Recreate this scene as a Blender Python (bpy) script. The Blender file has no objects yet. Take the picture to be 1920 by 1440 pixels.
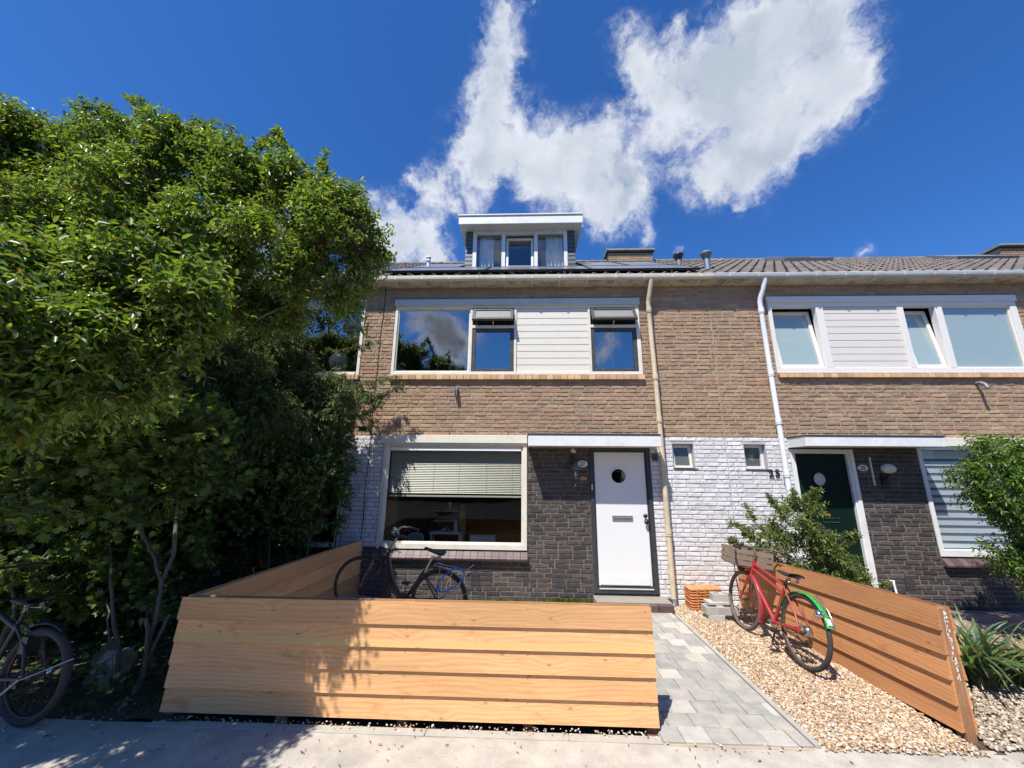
import bpy, bmesh, math, random
import numpy as np
from mathutils import Vector, Matrix, Quaternion
R = math.radians
col = bpy.context.scene.collection
sc = bpy.context.scene
rng = random.Random(7)
nr = np.random.default_rng(11)

# ------------------------------------------------------------------ camera
pitch, yaw, roll = R(13.3465), R(-2.1489), R(0.5322)
fw = Vector((math.sin(yaw)*math.cos(pitch), math.cos(yaw)*math.cos(pitch), math.sin(pitch)))
rt = Vector((math.cos(yaw), -math.sin(yaw), 0)); up = rt.cross(fw)
r2 = rt*math.cos(roll) + up*math.sin(roll); u2 = up*math.cos(roll) - rt*math.sin(roll)
cd = bpy.data.cameras.new('camera'); cam = bpy.data.objects.new('camera', cd); col.objects.link(cam)
CAM = Vector((0, -6.061, 1.753))
m = Matrix((r2, u2, -fw)).transposed().to_4x4(); m.translation = CAM
cam.matrix_world = m
cd.sensor_width = 36; cd.lens = 13.507; cd.clip_start = 0.05; cd.clip_end = 2000
sc.camera = cam

# ------------------------------------------------------------------ light
SUN = Vector((0.60, 1.0, -1.98)).normalized()
EXPO = 0.55
sl = bpy.data.lights.new('sun', 'SUN'); sl.energy = 5.0; sl.angle = R(0.53); sl.color = (1.0, 0.955, 0.89)
so = bpy.data.objects.new('sun', sl); col.objects.link(so)
so.rotation_euler = SUN.to_track_quat('-Z', 'Y').to_euler(); so.location = (-10, -20, 30)
sc.view_settings.view_transform = 'Standard'; sc.view_settings.look = 'None'
sc.view_settings.exposure = EXPO; sc.view_settings.gamma = 1.0; sc.view_settings.use_curve_mapping = False
sc.cycles.max_bounces = 8; sc.cycles.diffuse_bounces = 3; sc.cycles.glossy_bounces = 3
sc.cycles.transparent_max_bounces = 10; sc.cycles.transmission_bounces = 4
sc.cycles.use_denoising = True
try: sc.cycles.denoiser = 'OPENIMAGEDENOISE'
except Exception: pass
sc.cycles.sample_clamp_indirect = 6.0
SKY_STRENGTH = 0.083
CLOUDS=[(-0.0316,0.5361,0.8436,0.0359),(-0.043,0.5665,0.823,0.0359),(-0.0549,0.5948,0.802,0.0356),(-0.0675,0.624,0.7785,0.0411),(-0.0919,0.6531,0.7516,0.0429),(-0.1176,0.6824,0.7215,0.0425),(-0.1094,0.7187,0.6867,0.05),(-0.0546,0.6977,0.7143,0.0541),(-0.0133,0.671,0.7413,0.0469),(0.033,0.6924,0.7207,0.0406),(-0.032,0.7307,0.6819,0.0507),(0.0405,0.7385,0.673,0.0566),(0.0863,0.7086,0.7003,0.0543),(0.143,0.6977,0.702,0.0532),(0.125,0.7449,0.6554,0.0678),(0.191,0.7134,0.6743,0.0647),(0.239,0.7269,0.6439,0.0543),(0.0664,0.7733,0.6306,0.0529),(0.153,0.7806,0.606,0.0528),(0.222,0.7606,0.6101,0.0431),(-0.1062,0.7511,0.6516,0.0324),(0.1942,0.7718,0.6055,0.0462),(0.1656,0.5664,0.8073,0.0247),(0.1993,0.5853,0.786,0.0289),(0.2196,0.6086,0.7625,0.0373),(0.2554,0.6297,0.7337,0.0477),(0.2995,0.5903,0.7495,0.0492),(0.2883,0.657,0.6966,0.0443),(0.3566,0.6165,0.702,0.0687),(0.3639,0.5595,0.7446,0.0588),(0.3987,0.5174,0.7572,0.0545),(0.4522,0.4938,0.7428,0.0553),(0.501,0.4856,0.7164,0.0322),(0.4476,0.5505,0.7048,0.0728),(0.5016,0.5282,0.6851,0.0536),(0.5413,0.5306,0.6523,0.034),(0.5622,0.5551,0.613,0.0233),(0.5168,0.5737,0.6354,0.0489),(0.4454,0.6046,0.6604,0.0701),(0.3926,0.6646,0.6358,0.0581),(0.4569,0.6561,0.6006,0.0562),(0.4996,0.6276,0.5971,0.0355),(0.431,0.6903,0.5811,0.0375),(0.3742,0.7023,0.6056,0.0357),(0.4429,0.7109,0.5463,0.0141),(0.2383,0.5442,0.8044,0.0135),(0.269,0.5463,0.7932,0.0185),(-0.2008,0.7319,0.6512,0.0293),(-0.2282,0.7517,0.6188,0.0346),(-0.1683,0.7581,0.63,0.035),(-0.1271,0.7774,0.616,0.0334),(-0.2594,0.7278,0.6348,0.0201),(-0.2938,0.7782,0.5551,0.0448),(-0.2508,0.8118,0.5274,0.0441),(-0.2163,0.8352,0.5056,0.0353),(-0.3173,0.8044,0.5023,0.053),(-0.3003,0.7528,0.5858,0.0321),(-0.3825,0.6969,0.6066,0.017),(-0.3409,0.728,0.5948,0.0244),(-0.3604,0.7588,0.5425,0.0503),(-0.235,0.7918,0.5638,0.0289),(-0.4949,0.7299,0.4714,0.0641),(-0.5405,0.6887,0.4832,0.0503),(0.2809,0.7758,0.565,0.0182),(0.2823,0.795,0.5369,0.0174),(0.3443,0.7941,0.5009,0.0103),(0.6186,0.6655,0.4176,0.0121),(0.0229,0.5284,0.8487,0.0118),(-0.2491,-0.8922,0.3767,0.0522),(-0.1983,-0.9107,0.3624,0.0534),(-0.1592,-0.9293,0.3331,0.0407),(-0.1865,-0.9378,0.2929,0.0352),(-0.2381,-0.9142,0.328,0.0463),(0.2056,-0.9216,0.3291,0.0286),(0.1806,-0.939,0.2926,0.0264),(0.2171,-0.9052,0.3652,0.018),(0.5552,-0.8036,0.2143,0.0164),(-0.0609,-0.8416,0.5367,0.0393),(0.0571,-0.8491,0.5252,0.0391)]
T1=[(-5.28,-3.0,4.73,0.6),(-4.62,-3.0,4.59,0.46),(-5.57,-3.0,4.61,0.7),(-4.17,-3.0,4.64,0.38),(-3.79,-3.0,4.81,0.36),(-3.34,-3.0,4.59,0.4),(-3.36,-3.0,4.84,0.26),(-3.21,-3.0,4.75,0.26),(-4.68,-3.0,4.78,0.34),(-4.98,-3.0,4.85,0.36),(-2.95,-3.0,4.49,0.38),(-2.81,-3.0,4.64,0.28),(-2.17,-3.0,4.42,0.2),(-1.73,-3.0,4.14,0.2),(-1.55,-3.0,3.97,0.16),(-2.56,-3.0,4.39,0.38),(-2.2,-3.0,4.19,0.32),(-1.89,-3.0,4.02,0.27),(-1.64,-3.0,3.83,0.22),(-1.48,-2.9,3.72,0.15),(-1.86,-3.0,3.57,0.34),(-1.64,-2.9,3.47,0.19),(-2.27,-3.0,3.68,0.42),(-2.87,-2.9,3.8,0.52),(-3.49,-2.9,3.99,0.56),(-4.06,-3.0,3.93,0.6),(-4.75,-3.0,3.94,0.6),(-2.41,-2.7,3.35,0.25),(-2.62,-2.8,3.47,0.35),(-1.83,-2.6,3.38,0.12),(-1.73,-2.5,3.16,0.07),(-5.81,-3.0,3.89,0.8)]
T2=[(-3.19,-3.95,2.88,0.3),(-3.45,-4.0,2.64,0.45),(-2.85,-3.95,2.8,0.27),(-2.66,-3.9,2.92,0.22),(-2.49,-3.85,3.04,0.2),(-2.27,-3.85,2.96,0.18),(-2.14,-3.8,2.87,0.13),(-2.31,-3.85,2.73,0.25),(-2.52,-3.95,2.59,0.31),(-2.81,-4.0,2.43,0.34),(-2.92,-4.1,2.28,0.3),(-2.55,-3.95,2.32,0.27),(-2.43,-3.7,2.49,0.28),(-2.27,-3.65,2.62,0.2),(-2.73,-3.95,2.16,0.22),(-3.37,-3.9,3.13,0.16)]
T3=[(-3.68,-1.7,3.47,0.6),(-3.49,-1.4,3.51,0.5),(-3.28,-1.1,3.31,0.36),(-3.5,-1.5,2.77,0.6),(-3.12,-1.1,2.71,0.5),(-2.82,-0.8,2.88,0.3),(-2.49,-0.6,2.97,0.22),(-2.7,-0.6,2.65,0.25),(-2.95,-0.8,2.39,0.4),(-3.35,-1.2,2.27,0.5),(-3.69,-1.5,2.3,0.55),(-3.73,-1.9,2.87,0.55),(-2.38,-0.45,2.79,0.13),(-3.41,-1.2,3.82,0.26)]
T4=[(-3.99,-1.6,1.91,0.6),(-3.61,-1.3,1.79,0.6),(-3.25,-1.0,1.66,0.55),(-2.92,-0.7,1.73,0.42),(-2.71,-0.55,1.23,0.28),(-3.07,-0.7,1.17,0.35),(-3.44,-1.0,1.13,0.45),(-3.83,-1.2,1.09,0.45),(-2.81,-0.55,2.03,0.3),(-4.3,-1.5,1.42,0.6)]
T5=[(-5.99,-2.0,1.93,0.9),(-5.37,-1.9,1.88,0.7),(-4.74,-1.9,1.83,0.6),(-4.32,-1.8,1.96,0.6),(-4.7,-1.7,1.31,0.55),(-5.23,-1.8,1.2,0.6),(-5.64,-1.9,1.21,0.6),(-4.11,-1.4,1.05,0.5),(-4.54,-1.6,0.74,0.45),(-5.33,-1.5,0.48,0.5),(-5.97,-1.6,0.55,0.6),(-3.89,-1.6,0.59,0.35)]
T6=[(-4.1,-3.0,2.02,0.34),(-3.63,-3.0,1.85,0.32),(-3.34,-2.9,1.9,0.3),(-3.08,-2.8,1.96,0.32),(-3.8,-2.9,1.55,0.28),(-4.23,-2.9,1.59,0.3),(-3.48,-2.8,1.46,0.2),(-3.19,-2.7,1.59,0.25),(-3.04,-2.5,2.18,0.3),(-3.21,-3.1,2.19,0.3),(-3.57,-3.2,2.17,0.3),(-3.16,-2.3,1.68,0.3),(-4.69,-2.3,0.98,0.35),(-4.3,-2.2,0.87,0.3),(-3.93,-2.1,0.9,0.28),(-3.54,-2.0,0.94,0.28),(-4.41,-2.1,0.46,0.22),(-3.48,-2.2,0.56,0.14)]
SPR1=[[(-2.69,-3.0,4.67),(-2.57,-3.0,4.92),(-2.53,-3.0,5.08)],[(-2.17,-3.0,4.42),(-2.36,-3.0,4.79),(-2.48,-3.0,5.04)],[(-1.93,-3.0,4.18),(-1.91,-3.0,4.5),(-1.96,-3.0,4.74)],[(-3.25,-3.0,4.81),(-3.25,-3.0,5.03),(-3.19,-3.0,5.18)],[(-4.29,-3.0,5.0),(-4.5,-3.0,5.25),(-4.65,-3.0,5.39)],[(-3.77,-3.0,5.15),(-3.93,-3.0,5.37),(-4.08,-3.0,5.49)],[(-4.1,-3.0,5.12),(-4.22,-3.0,5.28),(-4.28,-3.0,5.34)],[(-1.54,-2.9,3.84),(-1.38,-2.9,3.8),(-1.3,-2.9,3.72)]]
SPR3=[[(-2.71,-0.5,3.07),(-2.33,-0.45,3.13),(-2.04,-0.4,3.2)],[(-2.67,-0.5,2.74),(-2.24,-0.4,2.89),(-1.93,-0.35,3.09)],[(-2.91,-0.7,3.51),(-2.56,-0.6,3.63),(-2.3,-0.55,3.73)],[(-2.7,-0.4,2.6),(-2.4,-0.35,2.65),(-2.22,-0.35,2.9)],[(-2.82,-0.3,2.45),(-2.49,-0.3,2.45),(-2.33,-0.3,2.53)]]
STEMS=[[(-3.19,-2.5,0.01),(-3.23,-2.45,0.22),(-3.26,-2.4,0.66),(-3.28,-2.4,0.79),(-3.46,-2.35,1.01),(-3.62,-2.3,1.14)],[(-3.28,-2.4,0.77),(-3.3,-2.3,1.0),(-3.43,-2.2,1.27)],[(-3.17,-2.5,0.09),(-3.24,-2.48,0.44),(-3.28,-2.48,0.52)],[(-3.51,-2.4,0.2),(-3.65,-2.4,0.49),(-3.88,-2.3,0.81),(-4.07,-2.2,1.11)],[(-3.51,-2.4,0.2),(-3.64,-2.4,0.32),(-3.85,-2.3,0.58)],[(-3.21,-2.5,0.05),(-3.18,-2.45,0.31),(-3.14,-2.4,0.53)],[(-4.81,-2.2,0.44),(-5.1,-2.1,0.74),(-5.18,-2.0,1.02),(-5.32,-1.9,1.32)],[(-4.78,-2.1,0.46),(-4.95,-2.0,0.82),(-5.12,-1.9,1.16)],[(-5.1,-2.1,0.74),(-5.29,-2.1,0.98),(-5.63,-2.0,1.22)],[(-4.19,-2.1,1.05),(-4.67,-2.0,1.34),(-5.1,-1.9,1.6)],[(-4.01,-2.1,1.1),(-4.29,-2.0,1.34),(-4.5,-1.9,1.49)],[(-3.43,-2.2,1.27),(-3.64,-2.0,1.95),(-3.58,-1.9,3.39),(-3.37,-1.7,4.5)],[(-3.62,-2.3,1.14),(-3.98,-2.3,1.93),(-4.33,-2.5,3.28)],[(-2.52,-2.8,3.14),(-2.14,-2.8,3.35),(-1.74,-2.8,3.46),(-1.49,-2.8,3.48)]]

world = bpy.data.worlds.new('World'); sc.world = world; world.use_nodes = True
def build_world():
    nt = world.node_tree; N = nt.nodes; L = nt.links
    for n in list(N): N.remove(n)
    out = N.new('ShaderNodeOutputWorld'); bg = N.new('ShaderNodeBackground')
    sky = N.new('ShaderNodeTexSky'); sky.sky_type = 'NISHITA'; sky.sun_disc = False
    sky.sun_elevation = R(59.5); sky.sun_rotation = math.atan2(-SUN.x, -SUN.y)
    sky.air_density = 1.0; sky.dust_density = 0.1; sky.ozone_density = 5.0; sky.altitude = 0
    L.new(bg.outputs[0], out.inputs[0]); bg.inputs[1].default_value = SKY_STRENGTH
    tc = N.new('ShaderNodeTexCoord')
    def math_(op, a, b=None, c=None, clamp=False):
        n = N.new('ShaderNodeMath'); n.operation = op; n.use_clamp = clamp
        for i, v in enumerate((a, b, c)):
            if v is None: continue
            if isinstance(v, (int, float)): n.inputs[i].default_value = v
            else: L.new(v, n.inputs[i])
        return n.outputs[0]
    def vmath(op, a, b=None, s=None):
        n = N.new('ShaderNodeVectorMath'); n.operation = op
        for i, v in enumerate((a, b)):
            if v is None: continue
            if isinstance(v, tuple): n.inputs[i].default_value = v
            else: L.new(v, n.inputs[i])
        if s is not None: n.inputs['Scale'].default_value = s
        return n
    def noise(vec, scale, detail, rough=0.55, dist=0.0, lac=2.0):
        n = N.new('ShaderNodeTexNoise'); n.inputs['Scale'].default_value = scale
        n.inputs['Detail'].default_value = detail; n.inputs['Roughness'].default_value = rough
        n.inputs['Distortion'].default_value = dist; n.inputs['Lacunarity'].default_value = lac
        L.new(vec, n.inputs['Vector']); return n
    d = vmath('NORMALIZE', tc.outputs['Generated']).outputs[0]
    # warp the directions so that the puffs get ragged outlines
    w1 = noise(d, 7.0, 5, 0.6); w1v = vmath('SUBTRACT', w1.outputs['Color'], (0.5, 0.5, 0.5)).outputs[0]
    w1s = vmath('SCALE', w1v, s=0.11).outputs[0]
    dw = vmath('ADD', d, w1s).outputs[0]
    w2 = noise(d, 30.0, 4, 0.6); w2v = vmath('SUBTRACT', w2.outputs['Color'], (0.5, 0.5, 0.5)).outputs[0]
    dw = vmath('ADD', dw, vmath('SCALE', w2v, s=0.035).outputs[0]).outputs[0]
    f = None
    for x, y, z, r in CLOUDS:
        dist = vmath('DISTANCE', dw, (x, y, z)).outputs['Value']
        g = math_('MULTIPLY_ADD', dist, -1.0/(r*2.15), 1.0, clamp=True)   # cone falloff 1 -> 0
        g = math_('MULTIPLY', g, g)
        f = g if f is None else math_('ADD', f, g)
    f = math_('MINIMUM', f, 1.6)
    n1 = noise(dw, 16.0, 9, 0.62, 0.3)
    n2 = noise(d, 55.0, 6, 0.6, 0.6)
    s = math_('ADD', math_('MULTIPLY', math_('SUBTRACT', n1.outputs['Fac'], 0.5), 2.8), math_('MULTIPLY', math_('SUBTRACT', n2.outputs['Fac'], 0.5), 0.6))
    dens = math_('ADD', math_('MULTIPLY', f, 0.95), math_('MULTIPLY', s, math_('MINIMUM', math_('MULTIPLY', f, 3.2), 1.0)))
    mask = N.new('ShaderNodeMapRange'); mask.interpolation_type = 'SMOOTHSTEP'; L.new(dens, mask.inputs[0])
    mask.inputs[1].default_value = -0.02; mask.inputs[2].default_value = 1.40
    # light and grey of the cloud body
    body = N.new('ShaderNodeMapRange'); L.new(math_('ADD', math_('MULTIPLY', f, 0.8), math_('MULTIPLY', dens, 0.25)), body.inputs[0]); body.interpolation_type = 'SMOOTHSTEP'
    body.inputs[1].default_value = 0.85; body.inputs[2].default_value = 1.60
    n3 = noise(dw, 7.5, 2.5, 0.5)
    greyf = math_('MULTIPLY', body.outputs[0], math_('MULTIPLY_ADD', n3.outputs['Fac'], 3.4, -1.05, clamp=True), clamp=True)
    cm = N.new('ShaderNodeMix'); cm.data_type = 'RGBA'; L.new(greyf, cm.inputs['Factor'])
    cm.inputs['A'].default_value = (6.9, 7.2, 7.8, 1); cm.inputs['B'].default_value = (4.3, 4.95, 5.7, 1)
    # the clouds behind the street are seen against the light: greyer
    sep = N.new('ShaderNodeSeparateXYZ'); L.new(d, sep.inputs[0])
    behind = N.new('ShaderNodeMapRange'); L.new(sep.outputs['Y'], behind.inputs[0])
    behind.inputs[1].default_value = -0.2; behind.inputs[2].default_value = -0.6
    dk = N.new('ShaderNodeMix'); dk.data_type = 'RGBA'; dk.blend_type = 'MULTIPLY'
    L.new(math_('MULTIPLY', behind.outputs[0], math_('MULTIPLY', body.outputs[0], 1.0)), dk.inputs['Factor'])
    L.new(cm.outputs['Result'], dk.inputs['A']); dk.inputs['B'].default_value = (0.45, 0.45, 0.47, 1)
    hs = N.new('ShaderNodeHueSaturation'); L.new(sky.outputs[0], hs.inputs['Color']); hs.inputs['Saturation'].default_value = 1.15; hs.inputs['Value'].default_value = 1.15
    tn = N.new('ShaderNodeMix'); tn.data_type = 'RGBA'; tn.blend_type = 'MULTIPLY'; tn.inputs['Factor'].default_value = 1; L.new(hs.outputs[0], tn.inputs['A']); tn.inputs['B'].default_value = (0.58, 0.88, 1.22, 1)
    mx = N.new('ShaderNodeMix'); mx.data_type = 'RGBA'
    L.new(math_('MULTIPLY', mask.outputs[0], 0.96), mx.inputs['Factor'])
    L.new(tn.outputs['Result'], mx.inputs['A']); L.new(dk.outputs['Result'], mx.inputs['B'])
    L.new(mx.outputs['Result'], bg.inputs[0])
build_world()
try: world.cycles.sampling_method = 'MANUAL'; world.cycles.sample_map_resolution = 512
except Exception: pass

# ------------------------------------------------------------------ materials
def new_mat(name):
    m = bpy.data.materials.new(name); m.use_nodes = True
    nt = m.node_tree; b = nt.nodes['Principled BSDF']
    return m, nt, b
def pmat(name, colr, rough=0.6, var=0.12, scale=4.0, fine=60.0, bump=0.15, bdist=0.004, metal=0.0, attr=False,
         stretch=(1,1,1), dirt=None, dirt_amt=0.0, dirt_scale=2.0, coat=0.0, spec=0.5, objrand=0.0, local=False, hue=None):
    """Base colour with two scales of noise, optional dirt patches, per-piece tint and fine relief."""
    m, nt, b = new_mat(name); N = nt.nodes; L = nt.links
    if local:
        tc = N.new('ShaderNodeTexCoord'); pos = tc.outputs['Object']
    else:
        g = N.new('ShaderNodeNewGeometry'); pos = g.outputs['Position']
    mp = N.new('ShaderNodeMapping'); mp.inputs['Scale'].default_value = stretch; L.new(pos, mp.inputs[0])
    n1 = N.new('ShaderNodeTexNoise'); n1.inputs['Scale'].default_value = scale; n1.inputs['Detail'].default_value = 6; L.new(mp.outputs[0], n1.inputs[0])
    n2 = N.new('ShaderNodeTexNoise'); n2.inputs['Scale'].default_value = fine; n2.inputs['Detail'].default_value = 4; L.new(mp.outputs[0], n2.inputs[0])
    ad = N.new('ShaderNodeMath'); ad.operation = 'ADD'; L.new(n1.outputs[0], ad.inputs[0]); L.new(n2.outputs[0], ad.inputs[1])
    mr = N.new('ShaderNodeMapRange'); L.new(ad.outputs[0], mr.inputs[0]); mr.inputs[1].default_value = 0.6; mr.inputs[2].default_value = 1.4
    mr.inputs[3].default_value = 1-var; mr.inputs[4].default_value = 1+var
    base = N.new('ShaderNodeMix'); base.data_type = 'RGBA'; base.blend_type = 'MULTIPLY'; base.inputs['Factor'].default_value = 1
    if attr:
        a = N.new('ShaderNodeAttribute'); a.attribute_name = 'tint'; L.new(a.outputs['Color'], base.inputs['A'])
    else:
        base.inputs['A'].default_value = (*colr, 1)
    L.new(mr.outputs[0], base.inputs['B'])
    c = base.outputs['Result']
    if objrand:
        oi = N.new('ShaderNodeObjectInfo'); rr = N.new('ShaderNodeMapRange'); L.new(oi.outputs['Random'], rr.inputs[0])
        rr.inputs[3].default_value = 1-objrand; rr.inputs[4].default_value = 1+objrand
        x = N.new('ShaderNodeMix'); x.data_type = 'RGBA'; x.blend_type = 'MULTIPLY'; x.inputs['Factor'].default_value = 1
        L.new(c, x.inputs['A']); L.new(rr.outputs[0], x.inputs['B']); c = x.outputs['Result']
    if dirt:
        n3 = N.new('ShaderNodeTexNoise'); n3.inputs['Scale'].default_value = dirt_scale; n3.inputs['Detail'].default_value = 8; n3.inputs['Roughness'].default_value = 0.65
        L.new(mp.outputs[0], n3.inputs[0])
        r3 = N.new('ShaderNodeMapRange'); L.new(n3.outputs[0], r3.inputs[0]); r3.inputs[1].default_value = 0.48; r3.inputs[2].default_value = 0.72
        r3.inputs[4].default_value = dirt_amt
        x = N.new('ShaderNodeMix'); x.data_type = 'RGBA'; L.new(r3.outputs[0], x.inputs['Factor']); L.new(c, x.inputs['A']); x.inputs['B'].default_value = (*dirt, 1)
        c = x.outputs['Result']
    L.new(c, b.inputs['Base Color'])
    b.inputs['Roughness'].default_value = rough; b.inputs['Metallic'].default_value = metal
    b.inputs['Coat Weight'].default_value = coat; b.inputs['Specular IOR Level'].default_value = spec
    if bump:
        bp = N.new('ShaderNodeBump'); bp.inputs['Strength'].default_value = bump; bp.inputs['Distance'].default_value = bdist
        L.new(n2.outputs[0], bp.inputs['Height']); L.new(bp.outputs[0], b.inputs['Normal'])
    return m
M = {}
M['brick'] = pmat('brick_clay', (0.3,0.2,0.13), 0.85, 0.22, 9, 90, 0.9, 0.006, attr=True, dirt=(0.13,0.115,0.095), dirt_amt=0.22, dirt_scale=1.3, spec=0.25)
M['mortar_brown'] = pmat('mortar_tan', (0.34,0.27,0.195), 0.95, 0.2, 5, 120, 0.5, spec=0.2)
M['mortar_white'] = pmat('mortar_painted', (0.43,0.42,0.415), 0.9, 0.15, 5, 120, 0.5, spec=0.2)
M['mortar_dark'] = pmat('mortar_grey', (0.165,0.15,0.13), 0.95, 0.2, 5, 120, 0.5, spec=0.2)
M['cream'] = pmat('paint_cream', (0.71,0.68,0.57), 0.45, 0.05, 3, 40, 0.1, dirt=(0.36,0.33,0.26), dirt_amt=0.35, dirt_scale=5)
M['cream_board'] = pmat('board_cream', (0.68,0.65,0.565), 0.5, 0.06, 4, 30, 0.15, stretch=(1,1,3), dirt=(0.42,0.41,0.37), dirt_amt=0.35, dirt_scale=4)
M['greywhite'] = pmat('paint_grey_white', (0.54,0.54,0.48), 0.5, 0.06, 3, 40, 0.1, dirt=(0.3,0.3,0.27), dirt_amt=0.3, dirt_scale=4)
M['white'] = pmat('paint_white', (0.72,0.72,0.71), 0.4, 0.05, 3, 40, 0.05, dirt=(0.48,0.47,0.44), dirt_amt=0.45, dirt_scale=4)
M['upvc'] = pmat('plastic_cream', (0.70,0.675,0.63), 0.3, 0.02, 3, 40, 0.0)
M['upvc_board'] = pmat('plastic_board', (0.64,0.60,0.545), 0.32, 0.04, 5, 200, 0.06, stretch=(1,1,8))
M['anthracite'] = pmat('paint_anthracite', (0.035,0.040,0.047), 0.35, 0.15, 3, 40, 0.1, dirt=(0.12,0.12,0.12), dirt_amt=0.25, dirt_scale=6)
M['old_dark'] = pmat('paint_worn_dark', (0.045,0.045,0.047), 0.5, 0.2, 8, 60, 0.3, dirt=(0.30,0.28,0.25), dirt_amt=0.22, dirt_scale=14)
M['slate_board'] = pmat('siding_slate', (0.085,0.10,0.115), 0.5, 0.1, 6, 80, 0.2)
M['soffit'] = pmat('eave_board', (0.50,0.45,0.34), 0.75, 0.25, 3, 30, 0.3, dirt=(0.10,0.085,0.055), dirt_amt=1.0, dirt_scale=5)
M['gutter'] = pmat('gutter_pvc', (0.58,0.55,0.46), 0.5, 0.1, 3, 30, 0.1, dirt=(0.24,0.20,0.13), dirt_amt=0.5, dirt_scale=3)
M['gutter_grey'] = pmat('gutter_zinc', (0.42,0.43,0.43), 0.5, 0.1, 3, 30, 0.1, dirt=(0.22,0.2,0.15), dirt_amt=0.5, dirt_scale=3)
M['pipe_beige'] = pmat('pipe_beige', (0.60,0.50,0.34), 0.5, 0.12, 4, 50, 0.1, dirt=(0.25,0.24,0.14), dirt_amt=0.6, dirt_scale=5)
M['pipe_white'] = pmat('pipe_white', (0.72,0.74,0.76), 0.4, 0.05, 4, 50, 0.05)
M['tile'] = pmat('roof_tile_clay', (0.12,0.10,0.09), 0.85, 0.25, 5, 60, 0.4, attr=True, dirt=(0.20,0.19,0.14), dirt_amt=0.35, dirt_scale=3)
M['solar_frame'] = pmat('solar_frame', (0.03,0.03,0.035), 0.35, 0.1, metal=0.6)
M['solar'] = pmat('solar_cells', (0.13,0.15,0.18), 0.30, 0.1, 3, 30, 0.0)  # base paler than the cells: grazing sky reflection put into the colour
M['grey_metal'] = pmat('metal_grey', (0.35,0.36,0.38), 0.4, 0.1, metal=0.7)
M['chrome'] = pmat('metal_chrome', (0.6,0.6,0.6), 0.22, 0.15, 10, 60, 0.05, metal=1.0)
M['hopper_reflection'] = pmat('hopper_sky_reflection', (0.20,0.205,0.20), 0.4, 0.1)  # opaque grey in place of glass: its sky reflection is put into the colour
M['film_dark'] = pmat('frosted_film_grey', (0.13,0.135,0.11), 0.5, 0.06)
M['black'] = pmat('plastic_black', (0.02,0.02,0.022), 0.45, 0.2, 6, 60, 0.1)
M['rubber'] = pmat('rubber_tyre', (0.035,0.034,0.033), 0.8, 0.3, 10, 90, 0.3, bdist=0.002)
M['rubber_mauve'] = pmat('rubber_tyre_faded', (0.12,0.095,0.10), 0.75, 0.25, 10, 90, 0.3, bdist=0.002)
M['red_paint'] = pmat('paint_red', (0.36,0.026,0.030), 0.38, 0.25, 12, 60, 0.05, coat=0.2, dirt=(0.16,0.05,0.04), dirt_amt=0.4, dirt_scale=14)
M['green_paint'] = pmat('paint_green', (0.02,0.30,0.05), 0.35, 0.15, 12, 60, 0.05, coat=0.2, dirt=(0.05,0.16,0.05), dirt_amt=0.35, dirt_scale=14)
M['blue_cable'] = pmat('plastic_blue', (0.015,0.14,0.55), 0.3, 0.1)
M['black_paint'] = pmat('paint_black', (0.018,0.022,0.030), 0.3, 0.2, 10, 60, 0.05, coat=0.4)
M['frame_dark'] = pmat('paint_dark_slate', (0.03,0.036,0.045), 0.5, 0.25, 12, 60, 0.1, dirt=(0.10,0.09,0.08), dirt_amt=0.3, dirt_scale=10)
M['rusty'] = pmat('metal_rusty', (0.16,0.11,0.08), 0.6, 0.4, 20, 80, 0.2, metal=0.6)
M['crate'] = pmat('wood_weathered', (0.25,0.185,0.135), 0.8, 0.25, 4, 60, 0.4, stretch=(1,1,6), dirt=(0.18,0.14,0.10), dirt_amt=0.5, objrand=0.2)
M['block'] = pmat('concrete_block', (0.42,0.40,0.36), 0.9, 0.15, 6, 120, 0.5, dirt=(0.24,0.21,0.17), dirt_amt=0.5, dirt_scale=7, objrand=0.12)
M['terracotta'] = pmat('terracotta', (0.60,0.235,0.085), 0.8, 0.15, 6, 80, 0.3, objrand=0.13)
M['sill_tan'] = pmat('sill_brick_tan', (0.55,0.34,0.18), 0.8, 0.2, 9, 90, 0.4, objrand=0.25)
M['sill_dark'] = pmat('sill_tile_brown', (0.10,0.062,0.057), 0.5, 0.25, 9, 90, 0.2, objrand=0.3)
M['door_white'] = pmat('door_white', (0.73,0.73,0.72), 0.35, 0.02, 2, 40, 0.03)
M['door_green'] = pmat('door_green', (0.0025,0.014,0.010), 0.45, 0.15, 3, 40, 0.03, spec=0.2)
M['concrete_step'] = pmat('concrete_step', (0.27,0.245,0.205), 0.9, 0.2, 5, 90, 0.4, dirt=(0.16,0.14,0.11), dirt_amt=0.6, dirt_scale=5)
M['paver'] = pmat('paver_concrete', (0.36,0.355,0.33), 0.9, 0.22, 9, 140, 0.6, bdist=0.003, attr=True, dirt=(0.44,0.39,0.31), dirt_amt=0.75, dirt_scale=4.5)
M['kerb'] = pmat('kerb_concrete', (0.36,0.34,0.29), 0.9, 0.15, 7, 120, 0.4, dirt=(0.45,0.42,0.36), dirt_amt=0.4, dirt_scale=6)
M['sidewalk'] = pmat('sidewalk_sand', (0.45,0.41,0.345), 0.95, 0.30, 6.0, 150, 1.0, bdist=0.006, dirt=(0.31,0.285,0.25), dirt_amt=0.85, dirt_scale=2.3, spec=0.2)
M['soil'] = pmat('soil', (0.10,0.078,0.055), 0.95, 0.4, 6, 90, 1.0, bdist=0.02, dirt=(0.18,0.15,0.11), dirt_amt=0.6, dirt_scale=6, spec=0.1)
M['sandy'] = pmat('sandy_bed', (0.40,0.33,0.24), 0.95, 0.2, 4, 120, 0.5, spec=0.2)
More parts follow.
